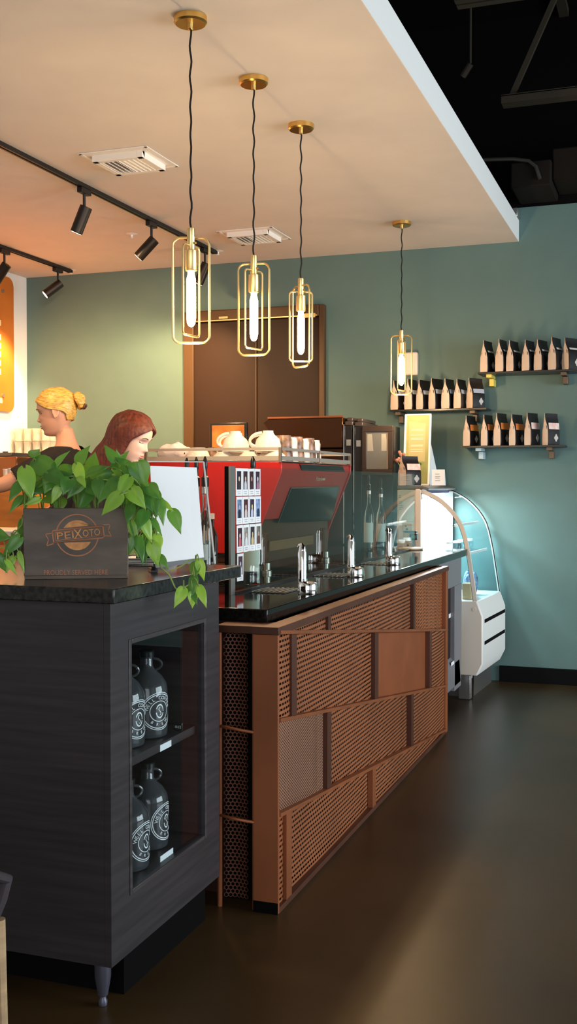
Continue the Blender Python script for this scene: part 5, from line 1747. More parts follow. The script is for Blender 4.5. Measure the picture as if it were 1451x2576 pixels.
# ================================================================== WHITE SHEET IN AN ACRYLIC STAND
ZS = 1.0835
DSH = 3.22
c_bl, c_br, c_tr, c_tl = onD(388, 1418, 3.12), onD(513, 1402, 3.22), onD(495, 1176, 3.30), onD(378, 1172, 3.20)
nrm = (c_br - c_bl).cross(c_tl - c_bl).normalized()
if nrm.y > 0:
    nrm = -nrm
bx = (c_bl + c_br) / 2
t = thing('sheet_holder', (bx.x, bx.y, ZS), 'blank bright white sheet leaning in a clear acrylic stand on the cabinet top', 'sign holder')
mb = MB()
mb.add([c_bl, c_br, c_tr, c_tl] + [p - nrm * 0.0015 for p in (c_bl, c_br, c_tr, c_tl)], [(0, 1, 2, 3), (7, 6, 5, 4), (0, 4, 5, 1), (1, 5, 6, 2), (2, 6, 7, 3), (3, 7, 4, 0)])
part('sheet', mb, M['paper'], t)
br2, tr2 = onD(540, 1418, 3.34), onD(512, 1162, 3.36)
tl2 = onD(372, 1160, 3.215)
part('acrylic_back', MB().add([c_bl - nrm * 0.004, br2, tr2, tl2 - nrm * 0.004], [(0, 1, 2, 3)]), M['pane'], t)
part('acrylic_edge', MB().tube([br2, tr2], 0.003, 6).tube([tr2, tl2 - nrm * 0.004], 0.002, 6), mat('acrylic_edge', (0.6, 0.6, 0.56), 0.2), t)
ft = MB()
for p in (c_bl, c_br):
    ft.bar((p.x, p.y, ZS + 0.006), (p.x - 0.04, p.y + 0.06, ZS + 0.006), 0.02, 0.011)
ft.bar(c_bl + Vector((0, 0, -0.006)), c_br + Vector((0, 0, -0.006)), 0.012, 0.012)
ft.bar((c_bl.x, c_bl.y, ZS + 0.007), (c_bl.x, c_bl.y, c_bl.z - 0.008), 0.012, 0.012).bar((c_br.x, c_br.y, ZS + 0.007), (c_br.x, c_br.y, c_br.z - 0.008), 0.012, 0.012)
part('foot', ft, M['blackp'], t)
# papers under the plant
q = onZ(375, 1425, ZS)
pq = MB()
t = thing('paper_stack', (q.x, q.y, ZS), 'loose stack of white papers lying on the cabinet top under the trailing plant', 'papers')
for k in range(6):
    Rm = Matrix.Translation((q.x - 0.03, q.y + 0.06, ZS + 0.001 + k * 0.004)) @ Matrix.Rotation(random.uniform(-0.25, 0.25), 4, 'Z')
    part('paper', MB().box(-0.075, 0.075, -0.05, 0.05, 0, 0.0012 + 0.0018 * (k % 2), Rm), M['paper'], t)
part('pen', MB().cyl((q.x - 0.04, q.y - 0.01, ZS + 0.0285), (q.x + 0.07, q.y + 0.045, ZS + 0.0285), 0.004, n=8), M['blackp'], t)

# ================================================================== POTHOS PLANT
def leaf_pts(base, tip, width, normal, curl=0.15, fold=0.18):
    """heart-shaped leaf from stalk point to tip"""
    base, tip = Vector(base), Vector(tip)
    ax = tip - base
    L_ = ax.length
    ax.normalize()
    n = Vector(normal)
    n = (n - ax * n.dot(ax)).normalized()
    sd_ = ax.cross(n)
    prof = [(-0.10, 0.30), (-0.04, 0.66), (0.07, 0.90), (0.22, 1.0), (0.38, 0.93), (0.54, 0.74), (0.70, 0.48), (0.85, 0.22), (1.0, 0.0)]
    P = []
    for t_, w in prof:
        row = []
        for s in (-1, -0.66, -0.33, 0, 0.33, 0.66, 1):
            tt = t_ if s != 0 or t_ > 0 else t_ * 0.0
            if t_ < 0 and abs(s) < 0.5:
                tt = 0.03 + t_ * abs(s)
            off = s * w * width / 2
            h = -curl * L_ * (tt * tt) + fold * abs(off) - 0.12 * L_ * abs(s) ** 3 * 0.3
            row.append(base + ax * (tt * L_) + sd_ * off + n * h)
        P.append(row)
    return P


def build_plant(root, leaves, anchors):
    """leaves: (base_u, base_v, tip_u, tip_v, width_px, depth, light)"""
    dark, light, stems = MB(), MB(), MB()
    cam_p = Vector((0, 0, CH))
    for (bu, bv, tu, tv, wpx, dep, lt_) in leaves:
        dz = random.uniform(-0.02, 0.02)
        b = onD(bu, bv, dep)
        tp_ = onD(tu, tv, dep - random.uniform(0.0, 0.03))
        facing = (cam_p - b).normalized() + Vector((random.uniform(-0.35, 0.35), random.uniform(-0.1, 0.3), random.uniform(0.1, 0.7)))
        (light if lt_ else dark).grid(leaf_pts(b, tp_, wpx / F * dep, facing, random.uniform(0.05, 0.22), random.uniform(0.12, 0.3)))
        a = min(anchors, key=lambda p: (p - b).length)
        m1 = a.lerp(b, 0.5) + Vector((0, 0, 0.02))
        stems.tube([a, a.lerp(m1, 0.5) + Vector((0, 0, 0.006)), m1, m1.lerp(b, 0.5) + Vector((0, 0, 0.004)), b], 0.0016, 5)
    part('leaves', dark, M['leaf'], root, smooth=60)
    part('young_leaves', light, M['leaf_lt'], root, smooth=60, label='bright yellow-green younger leaves')
    return stems


pot = thing('pothos_plant', tuple(pl(PW / 2, 0.06, -0.08)), 'leafy green pothos plant spilling out of the planter box', 'plant')
LV = [
    # left side and top row
    (62, 1178, 80, 1262, 46, 2.83, 1), (52, 1215, 20, 1258, 30, 2.86, 0), (66, 1202, 38, 1225, 34, 2.87, 1), (90, 1160, 165, 1210, 58, 2.90, 0),
    (85, 1152, 98, 1130, 40, 2.92, 0), (138, 1172, 168, 1132, 24, 2.90, 0), (120, 1190, 178, 1222, 44, 2.86, 0), (150, 1185, 200, 1178, 34, 2.93, 0),
    (175, 1205, 158, 1242, 40, 2.84, 0), (196, 1165, 222, 1120, 36, 2.95, 0), (198, 1200, 216, 1222, 20, 2.80, 1), (192, 1168, 212, 1225, 30, 2.82, 1),
    (222, 1190, 275, 1170, 30, 2.88, 0), (282, 1195, 228, 1202, 36, 2.90, 0), (290, 1160, 264, 1115, 30, 2.92, 0), (285, 1175, 325, 1135, 26, 2.94, 0),
    (300, 1180, 295, 1130, 30, 2.98, 0), (316, 1170, 345, 1215, 34, 2.88, 0), (300, 1205, 240, 1260, 40, 2.84, 0), (245, 1205, 248, 1262, 34, 2.86, 0),
    (205, 1205, 168, 1255, 40, 2.88, 0), (135, 1195, 110, 1240, 46, 2.90, 0), (330, 1185, 368, 1160, 36, 2.92, 0), (345, 1165, 368, 1225, 56, 2.87, 0),
    (325, 1200, 292, 1252, 36, 2.83, 1), (338, 1225, 296, 1250, 30, 2.85, 1), (302, 1245, 252, 1294, 42, 2.78, 1), (328, 1232, 366, 1276, 44, 2.82, 1),
    (345, 1225, 385, 1285, 44, 2.88, 0), (372, 1222, 402, 1255, 40, 2.88, 0), (382, 1235, 395, 1300, 44, 2.90, 0), (400, 1255, 414, 1318, 30, 2.90, 0),
    (432, 1285, 457, 1342, 36, 2.92, 0), (402, 1260, 440, 1285, 22, 2.92, 1), (365, 1285, 350, 1330, 34, 2.86, 0), (330, 1270, 318, 1318, 30, 2.88, 0),
    (358, 1300, 386, 1368, 34, 2.86, 1), (382, 1305, 410, 1345, 20, 2.88, 0), (394, 1345, 405, 1390, 28, 2.88, 1), (382, 1368, 398, 1425, 38, 2.85, 1),
    (400, 1398, 425, 1430, 22, 2.86, 0), (348, 1350, 360, 1420, 26, 2.92, 0), (335, 1310, 346, 1365, 24, 2.93, 0), (340, 1345, 322, 1400, 22, 2.93, 0),
    # trailing vine over the cabinet edge
    (500, 1410, 515, 1462, 26, 2.90, 1), (492, 1415, 486, 1460, 30, 2.91, 0), (488, 1450, 482, 1505, 26, 2.88, 0), (462, 1480, 440, 1528, 32, 2.86, 1),
    (484, 1490, 486, 1530, 28, 2.87, 1), (500, 1475, 521, 1528, 26, 2.87, 1), (478, 1475, 496, 1520, 22, 2.88, 0),
    # low at the left side
    (50, 1352, 2, 1400, 34, 2.90, 0), (52, 1250, 20, 1290, 20, 2.90, 0), (58, 1310, 52, 1385, 26, 2.95, 0), (30, 1365, 8, 1420, 18, 2.92, 0),
    (35, 1400, 12, 1442, 20, 2.90, 1), (15, 1410, 45, 1445, 16, 2.88, 1), (-10, 1395, 20, 1440, 30, 2.90, 0), (48, 1390, 60, 1440, 16, 2.90, 1),
    (-20, 1345, 26, 1352, 40, 2.92, 0), (100, 1255, 60, 1270, 18, 2.82, 1), (150, 1225, 128, 1268, 26, 2.86, 1),
]
for k in range(60):
    u = random.uniform(75, 365)
    v = random.uniform(1175, 1255)
    a = random.uniform(0, 2 * PI)
    L_ = random.uniform(38, 62)
    LV.append((u, v, u + L_ * math.cos(a), v + abs(L_ * math.sin(a)) * random.choice((1, 1, -0.7)), random.uniform(26, 42), random.uniform(2.90, 3.02), random.random() < 0.15))
for k in range(14):
    u = random.uniform(322, 392)
    v = random.uniform(1250, 1390)
    LV.append((u, v, u + random.uniform(-12, 22), v + random.uniform(38, 60), random.uniform(22, 34), random.uniform(2.92, 3.0), random.random() < 0.3))
anch = [pl(x, PH - 0.03, -y) for x in (0.04, 0.09, 0.14, 0.19, 0.24, 0.26) for y in (0.05, 0.12)]
vine = [pl(PW - 0.02, PH - 0.02, -0.06), onD(345, 1262, 2.95), onD(372, 1270, 2.92), onD(392, 1300, 2.92), onD(390, 1345, 2.90), onD(392, 1385, 2.88), onD(405, 1428, 2.86), onD(425, 1445, 2.86), onD(440, 1478, 2.86), onD(450, 1486, 2.86), onD(462, 1478, 2.87), onD(478, 1470, 2.88), onD(484, 1440, 2.90), onD(492, 1415, 2.91)]
vine2 = [onD(428, 1436, 2.87), onD(455, 1425, 2.89), onD(475, 1410, 2.90), onD(498, 1406, 2.91)]
lvine = [pl(0.03, PH - 0.02, -0.06), onD(62, 1285, 2.92), onD(55, 1320, 2.92), onD(28, 1352, 2.92), onD(10, 1362, 2.92), onD(20, 1395, 2.9), onD(40, 1430, 2.9)]
st = build_plant(pot, LV, anch + vine[2:] + lvine[1:])
st.tube(vine, 0.0022, 6).tube(vine2, 0.0018, 6).tube(lvine, 0.002, 6)
part('stems', st, M['stem'], pot)

# ================================================================== LEFT SERVICE COUNTER (by the white wall)
def px_box(u0, u1, v0, v1, y):
    a = onY(u0, v0, y)
    b = onY(u1, v1, y)
    return min(a.x, b.x), max(a.x, b.x), min(a.z, b.z), max(a.z, b.z)


# orange wood cabinet seen left of the planter
x0, x1, z0, z1 = px_box(-60, 66, 1214, 1400, 5.6)
t = thing('orange_cabinet', ((x0 + x1) / 2, 6.0, 0), 'orange wood service cabinet standing left of the blond barista', 'cabinet')
part('body', MB().box(XL + 0.01, x1, 5.62, 6.5, 0.10, z1), M['orange_wood'], t, bev=0.003)
part('front', MB().box(XL + 0.01, x1 + 0.004, 5.6, 5.619, 0.10, z1 - 0.004), M['orange_wood'], t, bev=0.002)
part('plinth', MB().box(XL + 0.02, x1 - 0.04, 5.66, 6.46, 0.0, 0.0995), M['black'], t)
# white paper cups on it
for k, (u, h) in enumerate(((14, 22), (27, 24), (35, 24), (47, 30), (56, 26))):
    q = onY(u, 1214, 5.66)
    hh2 = h / F * 5.9 * 1.0 + 0.03
    tt = thing('paper_cup', (q.x, 5.67, z1 + 0.0005), 'stack of white paper cups on the orange cabinet, %s from the left' % ('first', 'second', 'third', 'fourth', 'fifth')[k], 'paper cups', 'white paper cups on the orange cabinet')
    part('cup', MB().lathe([(0.016, z1 + 0.0005), (0.021, z1 + hh2), (0.0225, z1 + hh2 + 0.002), (0.0225, z1 + hh2 + 0.006), (0.019, z1 + hh2 + 0.006)], (q.x, 5.67, 0), 20), M['white'], tt)
# dark grinder / machine under the glasses
x0, x1, zz0, zz1 = px_box(-40, 62, 1140, 1200, 6.9)
t = thing('dark_counter_machine', ((x0 + x1) / 2, 7.0, 0), 'dark bronze counter machine below the stacked glasses at the white wall', 'machine')
part('stand', MB().box(XL + 0.01, x1 + 0.05, 6.78, 7.30, 0.0, zz0 - 0.02), M['orange_wood'], t, bev=0.004)
part('body', MB().box(XL + 0.01, x1, 6.80, 7.10, zz0 - 0.019, zz1 - 0.03), M['bronze_box'], t, bev=0.01)
part('lid', MB().box(XL + 0.01, x1 - 0.06, 6.82, 7.08, zz1 - 0.029, zz1), M['blackp'], t, bev=0.006)
part('knob', MB().lathe([(0.02, zz1), (0.022, zz1 + 0.012), (0, zz1 + 0.014)], (x1 - 0.2, 6.95, 0), 16), M['blackp'], t)
part('tray', MB().box(XL + 0.01, x1 + 0.14, 7.12, 7.34, zz1 - 0.025, zz1 - 0.008), M['steel'], t)
gz = zz1 - 0.0075
part('tray_leg', MB().box(x1 + 0.10, x1 + 0.13, 7.14, 7.32, zz0 - 0.0195, zz1 - 0.0255).box(XL + 0.01, XL + 0.04, 7.14, 7.32, zz0 - 0.0195, zz1 - 0.0255), M['steel'], t)
M['glassware'] = mat('clear_glassware', (0.95, 0.92, 0.84), 0.03, trans=0.75)
g0_ = thing('water_glass', (0, 0, 0), 'x', 'glass', 'clear glasses stacked by the white wall')
part('glass', MB().lathe([(0.030, 0), (0.034, 0.004), (0.030, 0.04), (0.033, 0.085), (0.038, 0.10), (0.036, 0.10), (0.031, 0.085), (0.028, 0.04), (0.030, 0.01), (0, 0.008)], (0, 0, 0), 16), M['glassware'], g0_)
n_ = 0
xs_ = XL + 0.07
rows_ = ['front', 'back']
lay_ = ['bottom', 'top']
NTH = ['first', 'second', 'third', 'fourth', 'fifth', 'sixth', 'seventh', 'eighth', 'ninth']
ng = int((x1 + 0.10 - xs_) / 0.079)
for lay in range(2):
    for row in range(2):
        for k in range(min(ng, 9) + (0 if lay == 0 else 0)):
            loc = (xs_ + k * 0.079 + row * 0.0, 7.175 + row * 0.085, gz + lay * 0.1012)
            lab = 'clear glass, %s from the wall in the %s layer, %s row of the stack' % (NTH[k], lay_[lay], rows_[row])
            if n_ == 0:
                g0_.location = loc
                g0_['label'] = lab
            else:
                again(g0_, loc, 0, lab)
            n_ += 1
# red counter edge seen low at the left
x0, x1, z0, z1 = px_box(-40, 48, 1335, 1372, 3.5)
t = thing('service_table', ((x0 + x1) / 2, 3.65, 0), 'low service table with a pale top and red edge left of the planter', 'table')
part('top', MB().box(x0 - 0.2, x1, 3.5, 3.8, z1 - 0.02, z1), M['cream'], t, bev=0.002)
part('red_edge', MB().box(x0 - 0.2, x1 + 0.0, 3.495, 3.51, z0, z1 - 0.021), mat('red_orange_edge', (0.55, 0.09, 0.02), 0.4), t)
for x in (x0 - 0.15, x1 - 0.04):
    for y in (3.54, 3.76):
        part('leg', MB().box(x - 0.02, x + 0.02, y - 0.02, y + 0.02, 0, z1 - 0.021), M['blackp'], t)

# ================================================================== CHAIR at the left edge
q = onD(6, 2215, 2.05)
lx = onD(4, 2330, 2.05)
bx_, by_ = q.x, q.y
t = thing('dining_chair', (bx_ - 0.25, by_, 0), 'chair with pale wooden legs and dark arms, mostly outside the left edge', 'chair')
for dx, dy in ((-0.009, 0.0), (-0.009, -0.42), (-0.50, 0.0), (-0.50, -0.42)):
    top_ = (bx_ + dx + 0.0, by_ + dy, q.z - 0.075)
    part('leg', MB().tube([top_, (bx_ + dx + 0.014, by_ + dy, 0.0)], [0.013, 0.010], 10), M['wood'], t)
part('seat', MB().box(bx_ - 0.53, bx_ - 0.03, by_ - 0.45, by_ + 0.01, q.z - 0.15, q.z - 0.09), M['chair_fab'], t, bev=0.02)
for dx in (-0.008, -0.52):
    pts = [(bx_ + dx + 0.004 * math.cos(a), by_ - 0.02 + 0.0, q.z + 0.0) for a in (0,)]
    arm = [(bx_ + dx - 0.02, by_ - 0.36, q.z - 0.09), (bx_ + dx - 0.012, by_ - 0.34, q.z + 0.015), (bx_ + dx - 0.006, by_ - 0.15, q.z + 0.022), (bx_ + dx, by_ - 0.02, q.z + 0.016), (bx_ + dx + 0.004, by_ + 0.02, q.z - 0.005), (bx_ + dx - 0.002, by_ + 0.01, q.z - 0.04), (bx_ + dx - 0.02, by_ + 0.0, q.z - 0.09)]
    part('armrest', MB().tube(arm, 0.012, 10), M['chair_fab'], t)
part('backrest', MB().box(bx_ - 0.52, bx_ - 0.04, by_ - 0.47, by_ - 0.44, q.z - 0.09, q.z + 0.22), M['chair_fab'], t, bev=0.012)

# ================================================================== PEOPLE
HZ = [-.118, -.110, -.098, -.084, -.070, -.056, -.044, -.030, -.012, .006, .024, .042, .060, .078, .094, .106, .112]
HF = [.040, .070, .083, .080, .084, .087, .084, .082, .081, .079, .088, .088, .084, .073, .052, .026, .0]
HB = [-.02, -.03, -.035, -.045, -.055, -.065, -.074, -.082, -.089, -.094, -.097, -.098, -.096, -.088, -.070, -.040, .0]
HW = [.018, .032, .044, .051, .056, .060, .063, .066, .069, .071, .073, .073, .071, .065, .051, .029, .0]


def interp(z, X_):
    if z <= HZ[0]:
        return X_[0]
    for i in range(len(HZ) - 1):
        if z <= HZ[i + 1]:
            t_ = (z - HZ[i]) / (HZ[i + 1] - HZ[i])
            return X_[i] + (X_[i + 1] - X_[i]) * t_
    return X_[-1]


def gau(x, m, s):
    return math.exp(-((x - m) / s) ** 2)


def head_pt(z, a, off=0.0):
    """face towards +X; a is the angle from the face direction"""
    f, b, w = interp(z, HF), interp(z, HB), interp(z, HW)
    c = math.cos(a)
    s = math.sin(a)
    r_ = f if c >= 0 else -b
    pw_ = 0.86
    x = r_ * (abs(c) ** pw_) * (1 if c >= 0 else -1)
    y = w * (abs(s) ** 0.92) * (1 if s >= 0 else -1)
    if c > 0.2 and off == 0:
        nose = 0.004 * gau(z, .012, .012) + .012 * gau(z, -.008, .014) + .021 * gau(z, -.027, .011)
        wd = .0085 + .006 * gau(z, -.032, .012)
        x += nose * math.exp(-(y / wd) ** 2)
        x -= .009 * gau(abs(y), .031, .014) * gau(z, .006, .010)
        x += .004 * gau(z, .024, .008) * gau(abs(y), .028, .022)
        x += .0045 * gau(z, -.055, .004) * math.exp(-(y / .018) ** 2) + .005 * gau(z, -.067, .005) * math.exp(-(y / .017) ** 2)
        x -= .004 * gau(z, -.061, .0022) * math.exp(-(y / .022) ** 2)
        x += .004 * gau(abs(y), .036, .016) * gau(z, -.022, .016)
    l = math.hypot(x, y)
    if off and l > 1e-6:
        x += off * x / l
        y += off * y / l
    return Vector((x, y, z))


def head_mb():
    P = []
    nz, na = 72, 96
    for i in range(nz + 1):
        z = -.118 + .230 * (i / nz)
        P.append([head_pt(z, -PI + 2 * PI * k / na) for k in range(na + 1)])
    m = MB().grid(P)
    n = len(m.v)
    m.v.append(Vector((.01, 0, -.120)))
    m.f += [(k + 1, k, n) for k in range(na)]
    return m


def ears_mb():
    m = MB()
    for s in (1, -1):
        Rm = Matrix.Translation((-.008, s * .072, -.008)) @ Matrix.Rotation(s * 0.35, 4, 'Z') @ Matrix.Rotation(-0.12, 4, 'Y')
        rim = [Rm @ Vector((.014 * math.cos(a) - .002, s * (.004 + .004 * math.sin(a * 0.5)), .026 * math.sin(a) + .002)) for a in [PI * (0.0 + 1.75 * k / 14) - 0.9 for k in range(15)]]
        m.tube(rim, 0.0045, 8)
        m.ell(Rm @ Vector((0, s * 0.001, 0)), .014, .006, .024, 14, 10)
        m.ell(Rm @ Vector((.003, s * .003, -.026)), .007, .005, .008, 10, 8)
    return m


def skin_tree(verts, radii, edges, sub=1, root=0):
    me = bpy.data.meshes.new('tmp')
    me.from_pydata([tuple(v) for v in verts], edges, [])
    ob = bpy.data.objects.new('tmp', me)
    COL.objects.link(ob)
    md = ob.modifiers.new('skin', 'SKIN')
    md.use_smooth_shade = True
    sv = me.skin_vertices[0].data
    for i, r_ in enumerate(radii):
        sv[i].radius = r_ if isinstance(r_, tuple) else (r_, r_)
        sv[i].use_root = (i == root)
    if sub:
        m2 = ob.modifiers.new('s', 'SUBSURF')
        m2.levels = sub
        m2.render_levels = sub
    dg = bpy.context.evaluated_depsgraph_get()
    ev = ob.evaluated_get(dg)
    m_ = ev.to_mesh()
    out = MB().add([v.co.copy() for v in m_.vertices], [tuple(p.vertices) for p in m_.polygons])
    ev.to_mesh_clear()
    bpy.data.objects.remove(ob)
    bpy.data.meshes.remove(me)
    return out


def remeshed(mb, voxel, smooth=2):
    me = bpy.data.meshes.new('tmp')
    me.from_pydata([tuple(v) for v in mb.v], [], mb.f)
    ob = bpy.data.objects.new('tmp', me)
    COL.objects.link(ob)
    md = ob.modifiers.new('r', 'REMESH')
    md.mode = 'VOXEL'
    md.voxel_size = voxel
    if smooth:
        ms = ob.modifiers.new('s', 'SMOOTH')
        ms.factor = 0.5
        ms.iterations = smooth
    dg = bpy.context.evaluated_depsgraph_get()
    ev = ob.evaluated_get(dg)
    m_ = ev.to_mesh()
    out = MB().add([v.co.copy() for v in m_.vertices], [tuple(p.vertices) for p in m_.polygons])
    ev.to_mesh_clear()
    bpy.data.objects.remove(ob)
    bpy.data.meshes.remove(me)
    return out


def hand_parts(wrist, dirv, upv, side, curl=0.5):
    """palm and five fingers grown from the wrist"""
    d = Vector(dirv).normalized()
    u = Vector(upv)
    u = (u - d * u.dot(d)).normalized()
    s = d.cross(u) * side
    w = Vector(wrist)
    out = MB()
    palm = w + d * 0.045
    Rm = Matrix((tuple(d) + (0,), tuple(s) + (0,), tuple(u) + (0,), (0, 0, 0, 1))).transposed()
    out.ell(palm, 0.048, 0.037, 0.014, 20, 12, M=Rm)
    for k, (off, L_) in enumerate(((-0.027, 0.070), (-0.009, 0.078), (0.009, 0.073), (0.026, 0.058))):
        b = w + d * 0.078 + s * off
        pts = [b - d * 0.02]
        dd = d.copy()
        p = b
        pts.append(p)
        for seg in (0.45, 0.30, 0.25):
            dd = (dd - u * math.tan(curl * 0.5)).normalized()
            p = p + dd * L_ * seg
            pts.append(p)
        out.tube(pts, [0.0085, 0.0085, 0.008, 0.0072, 0.0055], 10)
    tb_ = w + d * 0.022 - s * 0.022
    td = (d * 0.6 - s * 0.75 - u * 0.15).normalized()
    t2 = (d * 0.85 - s * 0.35 - u * 0.3).normalized()
    out.tube([tb_, tb_ + td * 0.03, tb_ + td * 0.03 + t2 * 0.028, tb_ + td * 0.03 + t2 * 0.05], [0.013, 0.0115, 0.0095, 0.0065], 10)
    return out


def person(name, label, head_c, face_dir, tilt, roll, scale, feet_off, sh_dir, armL, armR, skin, hair_fn, top_mat, body_tint):
    """head_c: head centre; face_dir: heading angle of the face; tilt: chin down; sh_dir: heading of the chest"""
    HM = Matrix.Translation(head_c) @ Matrix.Rotation(face_dir, 4, 'Z') @ Matrix.Rotation(tilt, 4, 'Y') @ Matrix.Rotation(roll, 4, 'X') @ Matrix.Scale(scale, 4)
    cf = Vector((math.cos(sh_dir), math.sin(sh_dir), 0))
    cl = Vector((-math.sin(sh_dir), math.cos(sh_dir), 0))      # to the body's left
    neck_top = HM @ Vector((-.025, 0, -.075))
    feet = Vector((head_c[0] + feet_off[0], head_c[1] + feet_off[1], 0))
    zc = head_c[2]
    base = Vector((feet.x, feet.y, 0))
    t = thing('person', tuple(base), label, 'person')
    neck_b = Vector(head_c) - Vector(cf) * 0.045 + Vector((feet_off[0], feet_off[1], 0)) * 0.15 + Vector((0, 0, -0.185 * scale))
    chest = neck_b.lerp(Vector((feet.x, feet.y, zc - 0.42)), 0.75)
    chest.z = zc - 0.40
    belly = Vector((feet.x, feet.y, zc - 0.60))
    pelvis = Vector((feet.x, feet.y, zc - 0.76))
    V, R_, E_ = [], [], []

    def add(p, r_, par=None):
        V.append(Vector(p))
        R_.append(r_)
        if par is not None:
            E_.append((par, len(V) - 1))
        return len(V) - 1
    ip = add(pelvis, (0.135, 0.115))
    ib = add(belly, (0.115, 0.10), ip)
    ic = add(chest, (0.125, 0.105), ib)
    iu = add(neck_b + Vector((0, 0, -0.07)), (0.10, 0.08), ic)
    inn = add(neck_b + Vector((0, 0, 0.0)), 0.052, iu)
    int_ = add(neck_top, 0.047 * scale, inn)
    arms = {}
    for sd_, arm in ((1, armL), (-1, armR)):
        shp = neck_b + cl * sd_ * 0.165 + Vector((0, 0, -0.062))
        ish = add(shp, 0.056, iu)
        el = add(shp + Vector(arm[0]), 0.041, ish)
        wr_ = add(shp + Vector(arm[0]) + Vector(arm[1]), 0.027, el)
        arms[sd_] = (shp, shp + Vector(arm[0]), shp + Vector(arm[0]) + Vector(arm[1]))
    leg = {}
    for sd_ in (1, -1):
        hip = add(pelvis + cl * sd_ * 0.09 + Vector((0, 0, -0.08)), 0.095, ip)
        kn = add((feet.x + cl.x * sd_ * 0.10 + cf.x * 0.02, feet.y + cl.y * sd_ * 0.10 + cf.y * 0.02, 0.48), 0.062, hip)
        an = add((feet.x + cl.x * sd_ * 0.11, feet.y + cl.y * sd_ * 0.11, 0.09), 0.042, kn)
        leg[sd_] = (V[hip].copy(), V[kn].copy(), V[an].copy())
    body = skin_tree(V, R_, E_, 2)
    for sd_ in (1, -1):
        sh_, el_, wr_ = arms[sd_]
        body.join(hand_parts(wr_ - (wr_ - el_).normalized() * 0.01, wr_ - el_, (0, 0, 1), sd_, 0.5))
        an = leg[sd_][2]
        body.ell(an + cf * 0.06 + Vector((0, 0, -0.055)), 0.11, 0.042, 0.032, 16, 10, M=Matrix.Rotation(sh_dir, 4, 'Z'))
    body.join(head_mb(), HM)
    body.join(ears_mb(), HM)
    body = remeshed(body, 0.0042, 3)
    part('body', body, skin, t, smooth=80)
    # clothes: the same skeleton grown a little, kept only where cloth covers
    RR = [tuple(q_ + 0.015 for q_ in r_) if isinstance(r_, tuple) else (r_ + 0.015, r_ + 0.015) for r_ in R_]
    g = remeshed(skin_tree(V, RR, E_, 2), 0.006, 3)

    def clothed(keep):
        out = MB()
        out.v = g.v
        for f_ in g.f:
            c_ = sum((g.v[i_] for i_ in f_), Vector()) / len(f_)
            best = None
            for (a_, b_) in E_:
                A__, B__ = V[a_], V[b_]
                d_ = B__ - A__
                t__ = max(0.0, min(1.0, (c_ - A__).dot(d_) / d_.length_squared))
                e_ = (A__ + d_ * t__ - c_).length
                if best is None or e_ < best[0]:
                    best = (e_, a_, b_, t__)
            if keep(best[1], best[2], best[3], c_):
                out.f.append(f_)
        used = sorted({i_ for f_ in out.f for i_ in f_})
        mp_ = {o_: n_ for n_, o_ in enumerate(used)}
        return MB().add([g.v[o_] for o_ in used], [tuple(mp_[i_] for i_ in f_) for f_ in out.f])
    shl = [k_ for k_ in range(len(V)) if (iu, k_) in E_ and k_ not in (inn,)]
    legs_ = [k_ for k_ in range(len(V)) if (ip, k_) in E_ and k_ != ib]

    knees_ = [b_ for (a_, b_) in E_ if a_ in legs_]

    def keep_shirt(a_, b_, t__, c_):
        if (a_, b_) in ((ip, ib), (ib, ic), (ic, iu)):
            return True
        if (a_, b_) == (iu, inn):
            return t__ < 0.92
        if a_ == iu:
            return True
        if a_ in shl:
            return t__ < 0.72
        if a_ == ip:
            return c_.z > pelvis.z - 0.06
        return False

    def keep_trousers(a_, b_, t__, c_):
        if c_.z < 0.075:
            return False
        return a_ in legs_ or a_ in knees_ or (a_ == ip and b_ in legs_ and c_.z <= pelvis.z - 0.04) or (a_ == ip and b_ == ib and c_.z < pelvis.z - 0.03)
    o_ = part('t_shirt', clothed(keep_shirt), top_mat, t, smooth=80)
    thicken(o_, 0.004)
    o_ = part('trousers', clothed(keep_trousers), M['trousers'], t, smooth=80)
    thicken(o_, 0.004)
    for sd_ in (1, -1):
        an = leg[sd_][2]
        sm_ = MB().ell(an + cf * 0.06 + Vector((0, 0, -0.05)), 0.135, 0.052, 0.040, 20, 12, M=Matrix.Rotation(sh_dir, 4, 'Z'))
        part('shoe', sm_, M['shoe'], t)
    # face details
    for s in (1, -1):
        br = []
        for k in range(9):
            y = s * (.014 + .034 * k / 8)
            z = .026 + .005 * math.sin(k / 8 * PI) - 0.002 * k / 8
            br.append(HM @ (face_surf(y, z) + Vector((.0012, 0, 0))))
        part('eyebrow', MB().tube(br, [.0012, .002, .0022, .0022, .002, .0018, .0016, .0013, .0008], 6), M['brow'], t)
        lash = []
        for k in range(9):
            y = s * (.018 + .026 * k / 8)
            z = .0045 - .0035 * math.sin(k / 8 * PI)
            lash.append(HM @ (face_surf(y, z) + Vector((.0016, 0, 0))))
        part('eyelashes', MB().tube(lash, .0013, 6), M['brow'], t)
        ey = MB()
        ey.ell(HM @ (face_surf(s * .031, .007) + Vector((-.0075, 0, 0))), .0105, .0105, .0105, 16, 12)
        part('eyelid', ey, skin, t)
    lp = MB()
    for zc_, hgt, pr_ in ((-.0560, .0032, .0012), (-.0665, .0042, .0016)):
        P = []
        for i in range(5):
            row = []
            for k in range(13):
                yy = -.021 + .042 * k / 12
                ww = math.cos(yy / .021 * PI / 2) ** 0.6 if abs(yy) < .0209 else 0
                row.append(HM @ (face_surf(yy, zc_ + hgt * ww * (i / 2 - 1)) + Vector((pr_ * (1 - ((i - 2) / 2) ** 2) * ww + .0012, 0, 0))))
            P.append(row)
        lp.grid(P)
    part('lips', lp, M['lips'], t, smooth=80)
    hair_fn(t, HM)
    return t


